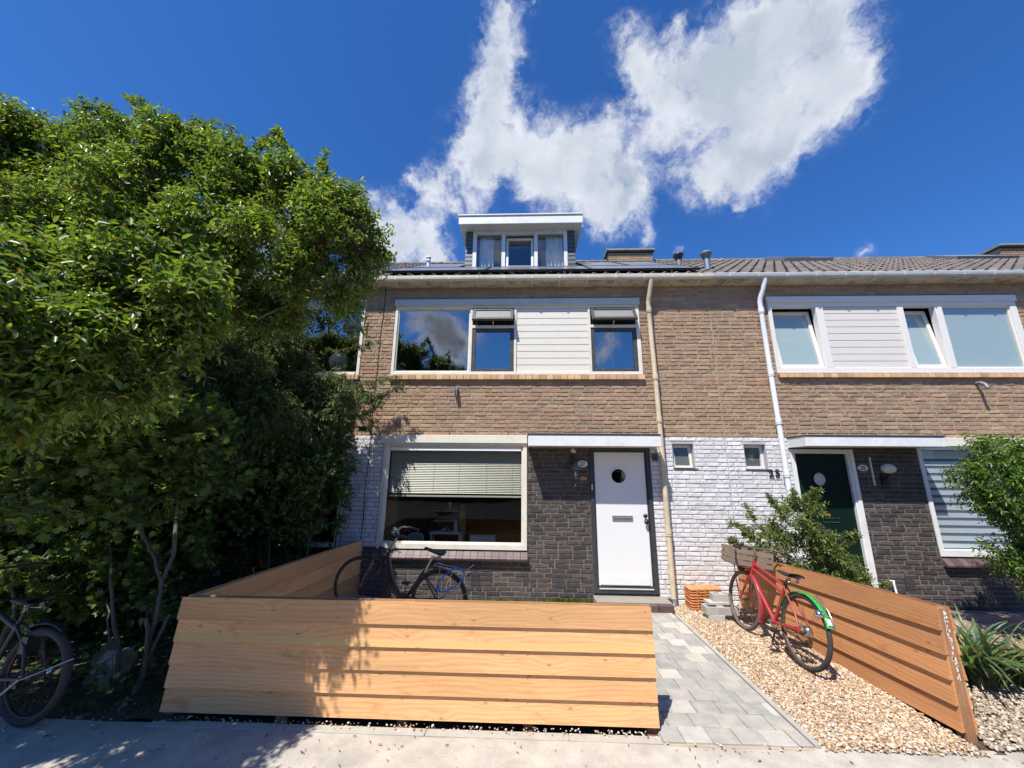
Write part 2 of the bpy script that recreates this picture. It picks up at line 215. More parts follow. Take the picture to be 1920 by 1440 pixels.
M['red_path'] = pmat('path_clinker', (0.26,0.17,0.14), 0.9, 0.2, 6, 100, 0.4, objrand=0.25, dirt=(0.36,0.30,0.25), dirt_amt=0.5, dirt_scale=6)
M['pebble'] = pmat('pebble', (0.5,0.4,0.3), 0.7, 0.15, 30, 200, 0.2, attr=True, spec=0.4)
M['bark'] = pmat('bark', (0.13,0.105,0.08), 0.9, 0.35, 12, 60, 0.8, bdist=0.01, stretch=(1,1,0.4), dirt=(0.09,0.10,0.05), dirt_amt=0.5, dirt_scale=9)
M['twig'] = pmat('twig_bark', (0.13,0.085,0.06), 0.85, 0.3, 20, 60, 0.3)
M['interior'] = pmat('interior_wall', (0.20,0.19,0.17), 0.9, 0.1)  # mid-grey for off-white walls: the dimness of the room is in the colour
M['interior_dark'] = pmat('interior_dark', (0.035,0.035,0.038), 0.9, 0.1)  # near-black walls: gloom of unlit rooms put into the colour; also dark furniture
M['interior_floor'] = pmat('interior_floor', (0.10,0.06,0.035), 0.5, 0.2, stretch=(1,6,1))
M['door_brown'] = pmat('interior_door_brown', (0.22,0.125,0.03), 0.5, 0.2, stretch=(6,1,1))
M['orange_wood'] = pmat('shelf_orange', (0.55,0.30,0.08), 0.5, 0.1)
M['blind'] = pmat('blind_slat', (0.43,0.41,0.33), 0.4, 0.05)
M['pelmet'] = pmat('blind_rail_white', (0.85,0.85,0.85), 0.35, 0.02)
M['curtain'] = pmat('curtain_fabric', (0.74,0.83,0.82), 0.85, 0.08, 3, 120, 0.2)
M['frost'] = pmat('frosted_film', (0.60,0.655,0.62), 0.6, 0.06, 2, 60, 0.2, stretch=(1,1,9))
M['zebra'] = pmat('roller_blind', (0.78,0.82,0.86), 0.7, 0.03)
M['zebra_dark'] = pmat('roller_blind_sheer', (0.17,0.19,0.24), 0.7, 0.05)
M['ivory'] = pmat('enamel_ivory', (0.72,0.68,0.58), 0.3, 0.05, dirt=(0.4,0.36,0.28), dirt_amt=0.3)
M['brass'] = pmat('brass_plate', (0.42,0.22,0.06), 0.45, 0.2, metal=0.3)
M['lantern'] = pmat('lantern_zinc', (0.13,0.16,0.17), 0.5, 0.2, metal=0.3)
M['milk_glass'] = pmat('milk_glass', (0.62,0.60,0.54), 0.3, 0.05)
M['purple_black'] = pmat('knob_bakelite', (0.035,0.015,0.02), 0.25, 0.1)
M['yellow_flower'] = pmat('petal_yellow', (0.75,0.50,0.02), 0.6, 0.1)
M['white_plastic'] = pmat('plastic_white', (0.72,0.74,0.74), 0.35, 0.03)
M['stone'] = pmat('stone_grey', (0.30,0.28,0.27), 0.9, 0.2, 6, 60, 0.5)
M['orange_cloth'] = pmat('cloth_orange', (0.7,0.35,0.03), 0.8, 0.1)
M['opp_brick'] = pmat('opposite_brick', (0.20,0.12,0.085), 0.9, 0.2, 3, 40, 0.2)
M['coping'] = pmat('chimney_coping', (0.24,0.23,0.17), 0.9, 0.3, 6, 60, 0.4, dirt=(0.32,0.27,0.10), dirt_amt=0.7, dirt_scale=6)
M['lead'] = pmat('lead_flashing', (0.20,0.21,0.23), 0.6, 0.15, metal=0.3)

def glass_mat(name, tint, refl, rough=0.0):
    m = bpy.data.materials.new(name); m.use_nodes = True; nt = m.node_tree; N = nt.nodes; L = nt.links
    for n in list(N): N.remove(n)
    out = N.new('ShaderNodeOutputMaterial'); tr = N.new('ShaderNodeBsdfTransparent'); gl = N.new('ShaderNodeBsdfGlossy')
    tr.inputs[0].default_value = (*tint, 1); gl.inputs['Roughness'].default_value = rough; gl.inputs['Color'].default_value = (0.95, 0.97, 1, 1)
    fr = N.new('ShaderNodeFresnel'); fr.inputs['IOR'].default_value = 1.5
    a = N.new('ShaderNodeMath'); a.operation = 'MULTIPLY_ADD'; a.use_clamp = True; L.new(fr.outputs[0], a.inputs[0]); a.inputs[1].default_value = 1.2; a.inputs[2].default_value = refl
    # slightly wavy float glass
    g = N.new('ShaderNodeNewGeometry'); nz = N.new('ShaderNodeTexNoise'); nz.inputs['Scale'].default_value = 1.6; nz.inputs['Detail'].default_value = 1; L.new(g.outputs['Position'], nz.inputs[0])
    bp = N.new('ShaderNodeBump'); bp.inputs['Strength'].default_value = 0.10; bp.inputs['Distance'].default_value = 0.02; L.new(nz.outputs[0], bp.inputs['Height'])
    L.new(bp.outputs[0], gl.inputs['Normal'])
    ib = N.new('ShaderNodeMath'); ib.operation = 'SUBTRACT'; ib.inputs[0].default_value = 1.0; L.new(g.outputs['Backfacing'], ib.inputs[1])
    a2 = N.new('ShaderNodeMath'); a2.operation = 'MULTIPLY'; L.new(a.outputs[0], a2.inputs[0]); L.new(ib.outputs[0], a2.inputs[1])
    mx = N.new('ShaderNodeMixShader'); L.new(a2.outputs[0], mx.inputs[0]); L.new(tr.outputs[0], mx.inputs[1]); L.new(gl.outputs[0], mx.inputs[2])
    L.new(mx.outputs[0], out.inputs[0]); return m
M['glass_up'] = glass_mat('glass_coated', (0.55,0.60,0.62), 0.26)
M['glass_dormer'] = glass_mat('glass_dormer', (0.86,0.88,0.90), 0.09)
M['glass'] = glass_mat('glass_clear', (0.94,0.95,0.94), 0.0)
M['glass_25'] = glass_mat('glass_pane', (0.86,0.89,0.89), 0.06)

def leaf_mat(name, gloss=0.35, trans=0.35):
    m, nt, b = new_mat(name); N = nt.nodes; L = nt.links
    a = N.new('ShaderNodeAttribute'); a.attribute_name = 'tint'
    L.new(a.outputs['Color'], b.inputs['Base Color']); b.inputs['Roughness'].default_value = gloss; b.inputs['Specular IOR Level'].default_value = 0.45
    t = N.new('ShaderNodeBsdfTranslucent')
    mu = N.new('ShaderNodeMix'); mu.data_type = 'RGBA'; mu.blend_type = 'MULTIPLY'; mu.inputs['Factor'].default_value = 1
    L.new(a.outputs['Color'], mu.inputs['A']); mu.inputs['B'].default_value = (2.1, 1.9, 0.8, 1); L.new(mu.outputs['Result'], t.inputs[0])
    mx = N.new('ShaderNodeMixShader'); mx.inputs[0].default_value = trans
    out = N['Material Output']; L.new(b.outputs[0], mx.inputs[1]); L.new(t.outputs[0], mx.inputs[2]); L.new(mx.outputs[0], out.inputs[0])
    return m
M['leaf'] = leaf_mat('leaf_glossy', 0.38, 0.33)
M['leaf_dull'] = leaf_mat('leaf_matt', 0.5, 0.25)

def wood_mat(name, c1, c2, yellow=(0.62,0.42,0.16), axis='X'):
    """Planed larch: long grain along the board, knots with dark rings, a yellow sapwood streak here and there."""
    m, nt, b = new_mat(name); N = nt.nodes; L = nt.links
    g = N.new('ShaderNodeNewGeometry'); oi = N.new('ShaderNodeObjectInfo')
    off = N.new('ShaderNodeVectorMath'); off.operation = 'MULTIPLY_ADD'
    cmb = N.new('ShaderNodeCombineXYZ')
    for i in range(3): L.new(oi.outputs['Random'], cmb.inputs[i])
    L.new(cmb.outputs[0], off.inputs[0]); off.inputs[1].default_value = (37.0, 11.0, 5.0); L.new(g.outputs['Position'], off.inputs[2])
    mp = N.new('ShaderNodeMapping'); L.new(off.outputs[0], mp.inputs[0])
    mp.inputs['Scale'].default_value = (0.55, 0.55, 2.2)
    # knots
    vo = N.new('ShaderNodeTexVoronoi'); vo.inputs['Scale'].default_value = 2.1; vo.inputs['Randomness'].default_value = 1.0
    sk = N.new('ShaderNodeSeparateXYZ'); L.new(off.outputs[0], sk.inputs[0]); al_ = N.new('ShaderNodeMath'); al_.operation = 'ADD'; L.new(sk.outputs['X'], al_.inputs[0]); L.new(sk.outputs['Y'], al_.inputs[1])
    zk = N.new('ShaderNodeMath'); zk.operation = 'MULTIPLY'; zk.inputs[1].default_value = 2.0; L.new(sk.outputs['Z'], zk.inputs[0]); cv = N.new('ShaderNodeCombineXYZ'); L.new(al_.outputs[0], cv.inputs[0]); L.new(zk.outputs[0], cv.inputs[1])
    vo.voronoi_dimensions = '2D'; L.new(cv.outputs[0], vo.inputs['Vector'])
    kn = N.new('ShaderNodeMapRange'); kn.interpolation_type = 'SMOOTHSTEP'; L.new(vo.outputs['Distance'], kn.inputs[0])
    kn.inputs[1].default_value = 0.02; kn.inputs[2].default_value = 0.34; kn.inputs[3].default_value = 1; kn.inputs[4].default_value = 0
    n0 = N.new('ShaderNodeTexNoise'); n0.inputs['Scale'].default_value = 1.3; n0.inputs['Detail'].default_value = 3; L.new(mp.outputs[0], n0.inputs[0])
    # grain phase = z + warps around knots
    sx = N.new('ShaderNodeSeparateXYZ'); L.new(off.outputs[0], sx.inputs[0])
    ph = N.new('ShaderNodeMath'); ph.operation = 'MULTIPLY_ADD'; L.new(n0.outputs[0], ph.inputs[0]); ph.inputs[1].default_value = 0.20; L.new(sx.outputs['Z'], ph.inputs[2])
    ph2 = N.new('ShaderNodeMath'); ph2.operation = 'MULTIPLY_ADD'; L.new(kn.outputs[0], ph2.inputs[0]); ph2.inputs[1].default_value = 0.03; L.new(ph.outputs[0], ph2.inputs[2])
    sn = N.new('ShaderNodeMath'); sn.operation = 'SINE'; sc_ = N.new('ShaderNodeMath'); sc_.operation = 'MULTIPLY'; L.new(ph2.outputs[0], sc_.inputs[0]); sc_.inputs[1].default_value = 210.0; L.new(sc_.outputs[0], sn.inputs[0])
    fn = N.new('ShaderNodeTexNoise'); fn.inputs['Scale'].default_value = 1.0; fn.inputs['Detail'].default_value = 5
    mf = N.new('ShaderNodeMapping'); L.new(off.outputs[0], mf.inputs[0]); mf.inputs['Scale'].default_value = (5, 5, 150); L.new(mf.outputs[0], fn.inputs[0])
    gr = N.new('ShaderNodeMath'); gr.operation = 'MULTIPLY_ADD'; L.new(sn.outputs[0], gr.inputs[0]); gr.inputs[1].default_value = 0.14; L.new(fn.outputs[0], gr.inputs[2])
    cr = N.new('ShaderNodeMapRange'); L.new(gr.outputs[0], cr.inputs[0]); cr.inputs[1].default_value = 0.15; cr.inputs[2].default_value = 0.80
    mx = N.new('ShaderNodeMix'); mx.data_type = 'RGBA'; L.new(cr.outputs[0], mx.inputs['Factor']); mx.inputs['A'].default_value = (*c1, 1); mx.inputs['B'].default_value = (*c2, 1)
    # broad tone patches
    bn = N.new('ShaderNodeTexNoise'); bn.inputs['Scale'].default_value = 1.1; bn.inputs['Detail'].default_value = 3; L.new(mp.outputs[0], bn.inputs[0])
    br = N.new('ShaderNodeMapRange'); L.new(bn.outputs[0], br.inputs[0]); br.inputs[1].default_value = 0.35; br.inputs[2].default_value = 0.68; br.inputs[3].default_value = 0.86; br.inputs[4].default_value = 1.14
    m2 = N.new('ShaderNodeMix'); m2.data_type = 'RGBA'; m2.blend_type = 'MULTIPLY'; m2.inputs['Factor'].default_value = 1; L.new(mx.outputs['Result'], m2.inputs['A']); L.new(br.outputs[0], m2.inputs['B'])
    rr = N.new('ShaderNodeMapRange'); L.new(oi.outputs['Random'], rr.inputs[0]); rr.inputs[3].default_value = 0.80; rr.inputs[4].default_value = 1.12
    m3 = N.new('ShaderNodeMix'); m3.data_type = 'RGBA'; m3.blend_type = 'MULTIPLY'; m3.inputs['Factor'].default_value = 1; L.new(m2.outputs['Result'], m3.inputs['A']); L.new(rr.outputs[0], m3.inputs['B'])
    # dark knot cores and resin tails
    kc = N.new('ShaderNodeMapRange'); L.new(vo.outputs['Distance'], kc.inputs[0]); kc.inputs[1].default_value = 0.010; kc.inputs[2].default_value = 0.055; kc.inputs[3].default_value = 0.6; kc.inputs[4].default_value = 0
    m4 = N.new('ShaderNodeMix'); m4.data_type = 'RGBA'; L.new(kc.outputs[0], m4.inputs['Factor']); L.new(m3.outputs['Result'], m4.inputs['A']); m4.inputs['B'].default_value = (c1[0]*0.42, c1[1]*0.36, c1[2]*0.3, 1)
    wv = N.new('ShaderNodeTexNoise'); wv.inputs['Scale'].default_value = 2.2; wv.inputs['Detail'].default_value = 5; wv.inputs['Distortion'].default_value = 1.2
    mw = N.new('ShaderNodeMapping'); L.new(off.outputs[0], mw.inputs[0]); mw.inputs['Scale'].default_value = (1.6, 1.6, 3.0); mw.inputs['Rotation'].default_value = (0, 0.6, 0); L.new(mw.outputs[0], wv.inputs[0])
    wr = N.new('ShaderNodeMapRange'); L.new(wv.outputs[0], wr.inputs[0]); wr.inputs[1].default_value = 0.60; wr.inputs[2].default_value = 0.72; wr.inputs[4].default_value = 0.45
    m5 = N.new('ShaderNodeMix'); m5.data_type = 'RGBA'; L.new(wr.outputs[0], m5.inputs['Factor']); L.new(m4.outputs['Result'], m5.inputs['A']); m5.inputs['B'].default_value = (c1[0]*0.72, c1[1]*0.55, c1[2]*0.42, 1)
    at = N.new('ShaderNodeAttribute'); at.attribute_name = 'sap'
    m6 = N.new('ShaderNodeMix'); m6.data_type = 'RGBA'; L.new(at.outputs['Fac'], m6.inputs['Factor']); L.new(m5.outputs['Result'], m6.inputs['A']); m6.inputs['B'].default_value = (*yellow, 1)
    L.new(m6.outputs['Result'], b.inputs['Base Color']); b.inputs['Roughness'].default_value = 0.62; b.inputs['Specular IOR Level'].default_value = 0.3
    bp = N.new('ShaderNodeBump'); bp.inputs['Strength'].default_value = 0.25; bp.inputs['Distance'].default_value = 0.002; L.new(cr.outputs[0], bp.inputs['Height']); L.new(bp.outputs[0], b.inputs['Normal'])
    return m
M['larch'] = wood_mat('larch_planed', (0.56,0.28,0.115), (0.70,0.405,0.188))
M['larch_oiled'] = wood_mat('larch_oiled', (0.48,0.205,0.078), (0.62,0.305,0.132), yellow=(0.6,0.33,0.1))
M['post'] = pmat('post_larch', (0.30,0.14,0.06), 0.7, 0.2, 3, 40, 0.3, stretch=(6,6,1), dirt=(0.5,0.38,0.24), dirt_amt=0.3, dirt_scale=5)

# ------------------------------------------------------------------ object helpers
def empty(name, loc, label=None, cat=None, group=None, kind=None, rot=None):
    o = bpy.data.objects.new(name, None); col.objects.link(o); o.location = loc
    o.empty_display_size = 0.1
    if rot is not None: o.rotation_euler = rot
    return tag(o, label, cat, group, kind)
def tag(o, label=None, cat=None, group=None, kind=None):
    if label: o['label'] = label
    if cat: o['category'] = cat
    if group: o['group'] = group
    if kind: o['kind'] = kind
    return o
def root_of(o):
    while o.parent: o = o.parent
    return o
class MB:
    def __init__(s): s.v = []; s.f = []; s.t = []; s.cur = None; s.sm = []
    def add(s, vs, fs, smooth=False):
        o = len(s.v); s.v += [tuple(p) for p in vs]
        s.f += [tuple(i+o for i in f) for f in fs]; s.sm += [smooth]*len(fs)
        s.t += [s.cur]*len(fs)
        return s
    def box(s, x0, x1, y0, y1, z0, z1):
        return s.add([(x0,y0,z0),(x1,y0,z0),(x1,y1,z0),(x0,y1,z0),(x0,y0,z1),(x1,y0,z1),(x1,y1,z1),(x0,y1,z1)],
            [(0,3,2,1),(4,5,6,7),(0,1,5,4),(1,2,6,5),(2,3,7,6),(3,0,4,7)])
    def cbox(s, x0, x1, y0, y1, z0, z1, c=0.004):
        """box with a chamfer on the -Y face (the side the street sees) and softened edges"""
        return s.add([(x0+c,y0,z0+c),(x1-c,y0,z0+c),(x1-c,y0,z1-c),(x0+c,y0,z1-c),
                      (x0,y0+c,z0),(x1,y0+c,z0),(x1,y0+c,z1),(x0,y0+c,z1),
                      (x0,y1,z0),(x1,y1,z0),(x1,y1,z1),(x0,y1,z1)],
            [(0,1,2,3),(0,4,5,1),(1,5,6,2),(2,6,7,3),(3,7,4,0),(4,8,9,5),(5,9,10,6),(6,10,11,7),(7,11,8,4),(8,11,10,9)])
    def obox(s, c, ax, ay, az, hx, hy, hz):
        c = Vector(c); ax = Vector(ax).normalized()*hx; ay = Vector(ay).normalized()*hy; az = Vector(az).normalized()*hz
        vs = [c+ax*i+ay*j+az*k for k in (-1,1) for j in (-1,1) for i in (-1,1)]
        return s.add(vs, [(0,2,3,1),(4,5,7,6),(0,1,5,4),(1,3,7,5),(3,2,6,7),(2,0,4,6)])
    def prism(s, poly, axis, a, b):
        """extrude a 2-D polygon; axis x: poly in (y,z), y: (x,z), z: (x,y)"""
        n = len(poly)
        def P(p, t): return (t,p[0],p[1]) if axis=='x' else ((p[0],t,p[1]) if axis=='y' else (p[0],p[1],t))
        vs = [P(p,a) for p in poly]+[P(p,b) for p in poly]
        return s.add(vs, [tuple(range(n))[::-1], tuple(range(n,2*n))]+[(i,(i+1)%n,(i+1)%n+n,i+n) for i in range(n)])
    def tube(s, pts, r, seg=10, caps=True, smooth=True, sx=1.0):
        pts = [Vector(p) for p in pts]; n = len(pts)
        rs = r if isinstance(r,(list,tuple)) else [r]*n
        vs = []; prev = None
        for i,p in enumerate(pts):
            t = (pts[min(i+1,n-1)]-pts[max(i-1,0)]); t = t.normalized() if t.length>1e-9 else Vector((0,0,1))
            if prev is None:
                a = Vector((0,0,1)) if abs(t.z)<0.9 else Vector((0,1,0))
                u = t.cross(a).normalized()
            else:
                u = (prev - t*prev.dot(t)); u = u.normalized() if u.length>1e-6 else t.orthogonal().normalized()
            prev = u; w = t.cross(u)
            for k in range(seg):
                an = 2*math.pi*k/seg; vs.append(p+u*math.cos(an)*rs[i]*sx+w*math.sin(an)*rs[i])
        fs = [(i*seg+k, i*seg+(k+1)%seg, (i+1)*seg+(k+1)%seg, (i+1)*seg+k) for i in range(n-1) for k in range(seg)]
        s.add(vs, fs, smooth)
        if caps:
            s.add(vs[:seg], [tuple(range(seg))[::-1]]); s.add(vs[-seg:], [tuple(range(seg))])
        return s
    def ring(s, c, axis, Rr, r, seg=48, rs=8, a0=0, a1=2*math.pi, flat=1.0):
        c = Vector(c); axis = Vector(axis).normalized(); u = axis.orthogonal().normalized()
        if abs(axis.y) > 0.9: u = Vector((1,0,0))
        w = axis.cross(u); full = abs(a1-a0-2*math.pi) < 1e-4
        n = seg if full else seg+1; vs = []
        for i in range(n):
            a = a0+(a1-a0)*i/seg; d = u*math.cos(a)+w*math.sin(a)
            for k in range(rs):
                b = 2*math.pi*k/rs; vs.append(c+d*(Rr+math.cos(b)*r)+axis*math.sin(b)*r*flat)
        fs = []
        for i in range(seg):
            j = (i+1)%n
            for k in range(rs): fs.append((i*rs+k, j*rs+k, j*rs+(k+1)%rs, i*rs+(k+1)%rs))
        return s.add(vs, fs, True)
    def lathe(s, c, axis, prof, seg=20, smooth=True):
        """prof: list of (radius, distance along axis)"""
        c = Vector(c); axis = Vector(axis).normalized(); u = axis.orthogonal().normalized(); w = axis.cross(u); vs = []
        for r,h in prof:
            for k in range(seg):
                a = 2*math.pi*k/seg; vs.append(c+axis*h+(u*math.cos(a)+w*math.sin(a))*r)
        fs = [(i*seg+k, i*seg+(k+1)%seg, (i+1)*seg+(k+1)%seg, (i+1)*seg+k) for i in range(len(prof)-1) for k in range(seg)]
        s.add(vs, fs, smooth)
        s.add(vs[:seg], [tuple(range(seg))[::-1]]); s.add(vs[-seg:], [tuple(range(seg))]); return s
    def ball(s, c, r, seg=14, rings=8, sc=(1,1,1)):
        prof = []; c = Vector(c); vs = []; 
        for i in range(rings+1):
            t = math.pi*i/rings
            for k in range(seg):
                a = 2*math.pi*k/seg; vs.append(c+Vector((math.sin(t)*math.cos(a)*r*sc[0], math.sin(t)*math.sin(a)*r*sc[1], math.cos(t)*r*sc[2])))
        fs = [(i*seg+k,(i+1)*seg+k,(i+1)*seg+(k+1)%seg,i*seg+(k+1)%seg) for i in range(rings) for k in range(seg)]
        return s.add(vs, fs, True)
    def shift(s, loc): s.v = [(a-loc[0],b-loc[1],c-loc[2]) for a,b,c in s.v]; return s
    def mesh(s, name, mat):
        me = bpy.data.meshes.new(name); me.from_pydata(s.v, [], s.f)
        if any(s.sm): me.polygons.foreach_set('use_smooth', s.sm)
        if any(t is not None for t in s.t):
            at = me.color_attributes.new('tint', 'FLOAT_COLOR', 'CORNER')
            a = np.ones((len(me.loops),4), np.float32); k = 0
            for f,t in zip(s.f, s.t):
                n = len(f)
                if t is not None: a[k:k+n,:3] = t
                k += n
            at.data.foreach_set('color', a.ravel())
        if mat is not None: me.materials.append(mat)
        me.update(); return me
    def build(s, name, mat, parent=None, local=False, label=None, kind=None):
        if parent is not None and not local: s.shift(root_of(parent).location)
        o = bpy.data.objects.new(name, s.mesh(name, mat)); col.objects.link(o)
        if parent is not None: o.parent = parent
        if label: o['label'] = label
        if kind: o['kind'] = kind
        return o
    def thing(s, name, mat, label, cat, group=None, kind=None):
        """a thing that is one mesh: origin at its base centre"""
        vs = np.array(s.v); c = (vs.min(0)+vs.max(0))/2; c[2] = vs[:,2].min()
        s.shift(c); o = bpy.data.objects.new(name, s.mesh(name, mat)); col.objects.link(o); o.location = c
        return tag(o, label, cat, group, kind)
def struct(name, mb, mat, parent=None):
    o = bpy.data.objects.new(name, mb.mesh(name, mat)); col.objects.link(o)
    if parent is None: o['kind'] = 'structure'
    else: o.parent = parent
    return o
def to_mesh(o):
    """turn a text object into a plain mesh object"""
    me = bpy.data.meshes.new_from_object(o); n = bpy.data.objects.new(o.name, me); col.objects.link(n)
    n.parent = o.parent; n.matrix_local = o.matrix_local.copy(); nm = o.name; c = o.data
    bpy.data.objects.remove(o); bpy.data.curves.remove(c); n.name = nm; return n
def text(name, s, size, loc, rot, mat, parent=None, extr=0.002, bold=0.0):
    c = bpy.data.curves.new(name, 'FONT'); c.body = s; c.size = size; c.extrude = extr; c.offset = bold; c.align_x = 'CENTER'; c.align_y = 'CENTER'
    c.materials.append(mat); o = bpy.data.objects.new(name, c); col.objects.link(o)
    L_ = Vector(loc)
    if parent is not None: L_ = L_-root_of(parent).location
    m = Matrix.Rotation(rot[0],4,'X'); m.translation = L_
    me = bpy.data.meshes.new_from_object(o); bpy.data.objects.remove(o); bpy.data.curves.remove(c)
    n = bpy.data.objects.new(name, me); col.objects.link(n)
    if parent is not None: n.parent = parent
    n.matrix_local = m; return n
# ------------------------------------------------------------------ terraced houses
CO = 0.0635                     # brick course
EAVE_Y, EAVE_Z, SL = -0.16, 5.005, 0.652
AL = math.atan(SL)
def slope(x, s, n=0.0):
    return Vector((x, EAVE_Y+s*math.cos(AL)-n*math.sin(AL), EAVE_Z+s*math.sin(AL)+n*math.cos(AL)))
PAL = {
 'brown': [(0.350,0.236,0.150),(0.325,0.222,0.145),(0.365,0.245,0.155),(0.360,0.212,0.138),(0.400,0.280,0.178),(0.300,0.205,0.137),(0.342,0.236,0.152),(0.355,0.240,0.150)],
 'white': [(0.69,0.675,0.67),(0.66,0.65,0.65),(0.72,0.705,0.695),(0.63,0.615,0.61),(0.68,0.665,0.65),(0.70,0.68,0.675)],
 'dark':  [(0.066,0.056,0.053),(0.054,0.047,0.046),(0.078,0.064,0.059),(0.092,0.067,0.060),(0.060,0.053,0.052),(0.072,0.061,0.056),(0.090,0.080,0.072)],
}
br = random.Random(21)
def course_fill(zones, openings):
    """bricks of one facade: (xa, xb, zc, palette, colour index)"""
    out = []
    for (x0,x1,z0,z1,pal) in zones:
        k0 = int(round(z0/CO)); k1 = int(round(z1/CO))
        for k in range(k0, k1):
            zc = (k+0.5)*CO
            segs = [(x0,x1)]
            for (a,b,c,d) in openings:
                if c < zc+0.012 and zc-0.012 < d:
                    ns = []
                    for s in segs:
                        if b <= s[0] or a >= s[1]: ns.append(s); continue
                        if a > s[0]: ns.append((s[0],a))
                        if b < s[1]: ns.append((b,s[1]))
                    segs = ns
            r_ = random.Random(k*7919+int(x0*100))
            ph = r_.choice((0, 0.052, 0.105, 0.157))
            for (a,b) in segs:
                if b-a < 0.02: continue
                x = math.floor((a-ph)/0.21)*0.21+ph
                while x < b:
                    w = 0.105 if r_.random() < 0.14 else 0.21
                    xa, xb = max(x, a), min(x+w, b); x += w
                    if xb-xa > 0.022: out.append((xa+0.0052, xb-0.0052, zc, pal, r_.randrange(len(PAL[pal]))))
    return out
def brick_mesh(mb, w, color, seed, cx=0, cz=0):
    q = random.Random(seed); h = CO/2-0.0052; c = 0.006; j = lambda s=0.003: q.uniform(-s, s)
    y0 = -0.002+j(0.003); hw = w/2
    # front face in 3 columns so that it is a little lumpy and chipped
    xs = [-hw+c+j(), -hw*0.33+j(0.01), hw*0.33+j(0.01), hw-c+j()]
    v = []
    for x in xs:
        v.append((cx+x, y0+j(0.0025), cz-h+c+j(0.0025))); v.append((cx+x, y0+j(0.0025), cz+h-c+j(0.0025)))
    v += [(cx-hw,y0+0.012,cz-h),(cx+hw,y0+0.012,cz-h),(cx+hw,y0+0.012,cz+h),(cx-hw,y0+0.012,cz+h),
          (cx-hw,0.03,cz-h),(cx+hw,0.03,cz-h),(cx+hw,0.03,cz+h),(cx-hw,0.03,cz+h)]
    mb.cur = color
    mb.add(v, [(0,2,3,1),(2,4,5,3),(4,6,7,5),(8,9,6,4,2,0),(11,1,3,5,7,10),(8,0,1,11),(9,10,7,6),
               (8,12,13,9),(9,13,14,10),(10,14,15,11),(11,15,12,8)])
BRICK_CACHE = {}
def place_bricks(house, walls, bricks, n_single=300):
    bricks.sort(key=lambda b: (((b[0]+b[1])/2)-CAM.x)**2+(b[2]-CAM.z)**2)
    rl = house.location; rest = MB()
    for i,(xa,xb,zc,pal,ci) in enumerate(bricks):
        cx = (xa+xb)/2; w = xb-xa; cc = PAL[pal][ci]
        if i < n_single:
            key = (round(w,2), pal, ci, i % 3)
            if key not in BRICK_CACHE:
                m_ = MB(); brick_mesh(m_, w, cc, i); BRICK_CACHE[key] = m_.mesh('brick', M['brick'])
            o = bpy.data.objects.new('brick', BRICK_CACHE[key]); col.objects.link(o)
            o.parent = next((w_ for w_,z_ in walls if z_[4]==pal and z_[0]<=cx<=z_[1] and z_[2]<=zc<=z_[3]), walls[0][0]); o.location = Vector((cx, 0, zc))-rl
        else:
            k = 1+br.uniform(-0.12, 0.12)
            brick_mesh(rest, w, tuple(min(0.85,a*k) if pal!='white' else min(0.82,a*(1+(k-1)*0.35)) for a in cc), i+1000, cx, zc)
    if rest.v: rest.build('brick', M['brick'], house, kind='stuff')
def wall_backing(mb, x0, x1, z0, z1, openings, y0=0.008, y1=0.20):
    xs = sorted({x0,x1}|{min(max(v,x0),x1) for o in openings for v in o[:2]}); zs = sorted({z0,z1}|{min(max(v,z0),z1) for o in openings for v in o[2:]})
    for i in range(len(xs)-1):
        run = None
        for j in range(len(zs)-1):
            cx=(xs[i]+xs[i+1])/2; cz=(zs[j]+zs[j+1])/2
            hole = any(a<cx<b and c<cz<d for a,b,c,d in openings)
            if not hole: run = [zs[j], zs[j+1]] if run is None else [run[0], zs[j+1]]
            if (hole or j==len(zs)-2) and run is not None:
                mb.box(xs[i], xs[i+1], y0, y1, run[0], run[1]); run = None
def frame(mb, x0, x1, z0, z1, w, y0, y1, wt=None, wb=None):
    wt = wt or w; wb = wb or w
    mb.cbox(x0,x1,y0,y1,z1-wt,z1,0.003); mb.cbox(x0,x1,y0,y1,z0,z0+wb,0.003)
    mb.cbox(x0,x0+w,y0+0.001,y1,z0+wb,z1-wt,0.003); mb.cbox(x1-w,x1,y0+0.001,y1,z0+wb,z1-wt,0.003)
def pane(parent, x0,x1,z0,z1,y, mat):
    return MB().box(x0,x1,y,y+0.006,z0,z1).build('pane', mat, parent)
def sash_tilt(parent, name, x0,x1,z0,z1,w,t,pivot,ang,mat,glass,film=None,extra=None):
    """a sash turned about a horizontal hinge; pivot (y,z), angle about X"""
    def rot(mb):
        ca,sa = math.cos(ang), math.sin(ang)
        mb.v = [(x, pivot[0]+(y-pivot[0])*ca-(z-pivot[1])*sa, pivot[1]+(y-pivot[0])*sa+(z-pivot[1])*ca) for x,y,z in mb.v]; return mb
    y = pivot[0]
    m_ = MB(); frame(m_, x0,x1,z0,z1,w,y,y+t); s = rot(m_).build(name, mat, parent)
    g = rot(MB().box(x0+w,x1-w,y+t*0.4,y+t*0.4+0.005,z0+w,z1-w)).build('pane', glass, parent)
    if film is not None:
        rot(MB().box(x0+w,x1-w,y+t*0.4+0.012,y+t*0.4+0.014,z0+w,z1-w)).build('frosted_film', film, parent)
    return s
def room(house, x0,x1,y0,y1,z0,z1, mat, fl=None):
    m_ = MB()
    v = [(x0,y0,z0),(x1,y0,z0),(x1,y1,z0),(x0,y1,z0),(x0,y0,z1),(x1,y0,z1),(x1,y1,z1),(x0,y1,z1)]
    m_.add(v, [(4,5,6,7),(3,7,6,2),(0,4,7,3),(1,2,6,5)]); m_.build('room_wall', mat, house)
    MB().box(x0,x1,y0,y1,z0-0.05,z0).build('room_floor', fl or mat, house)
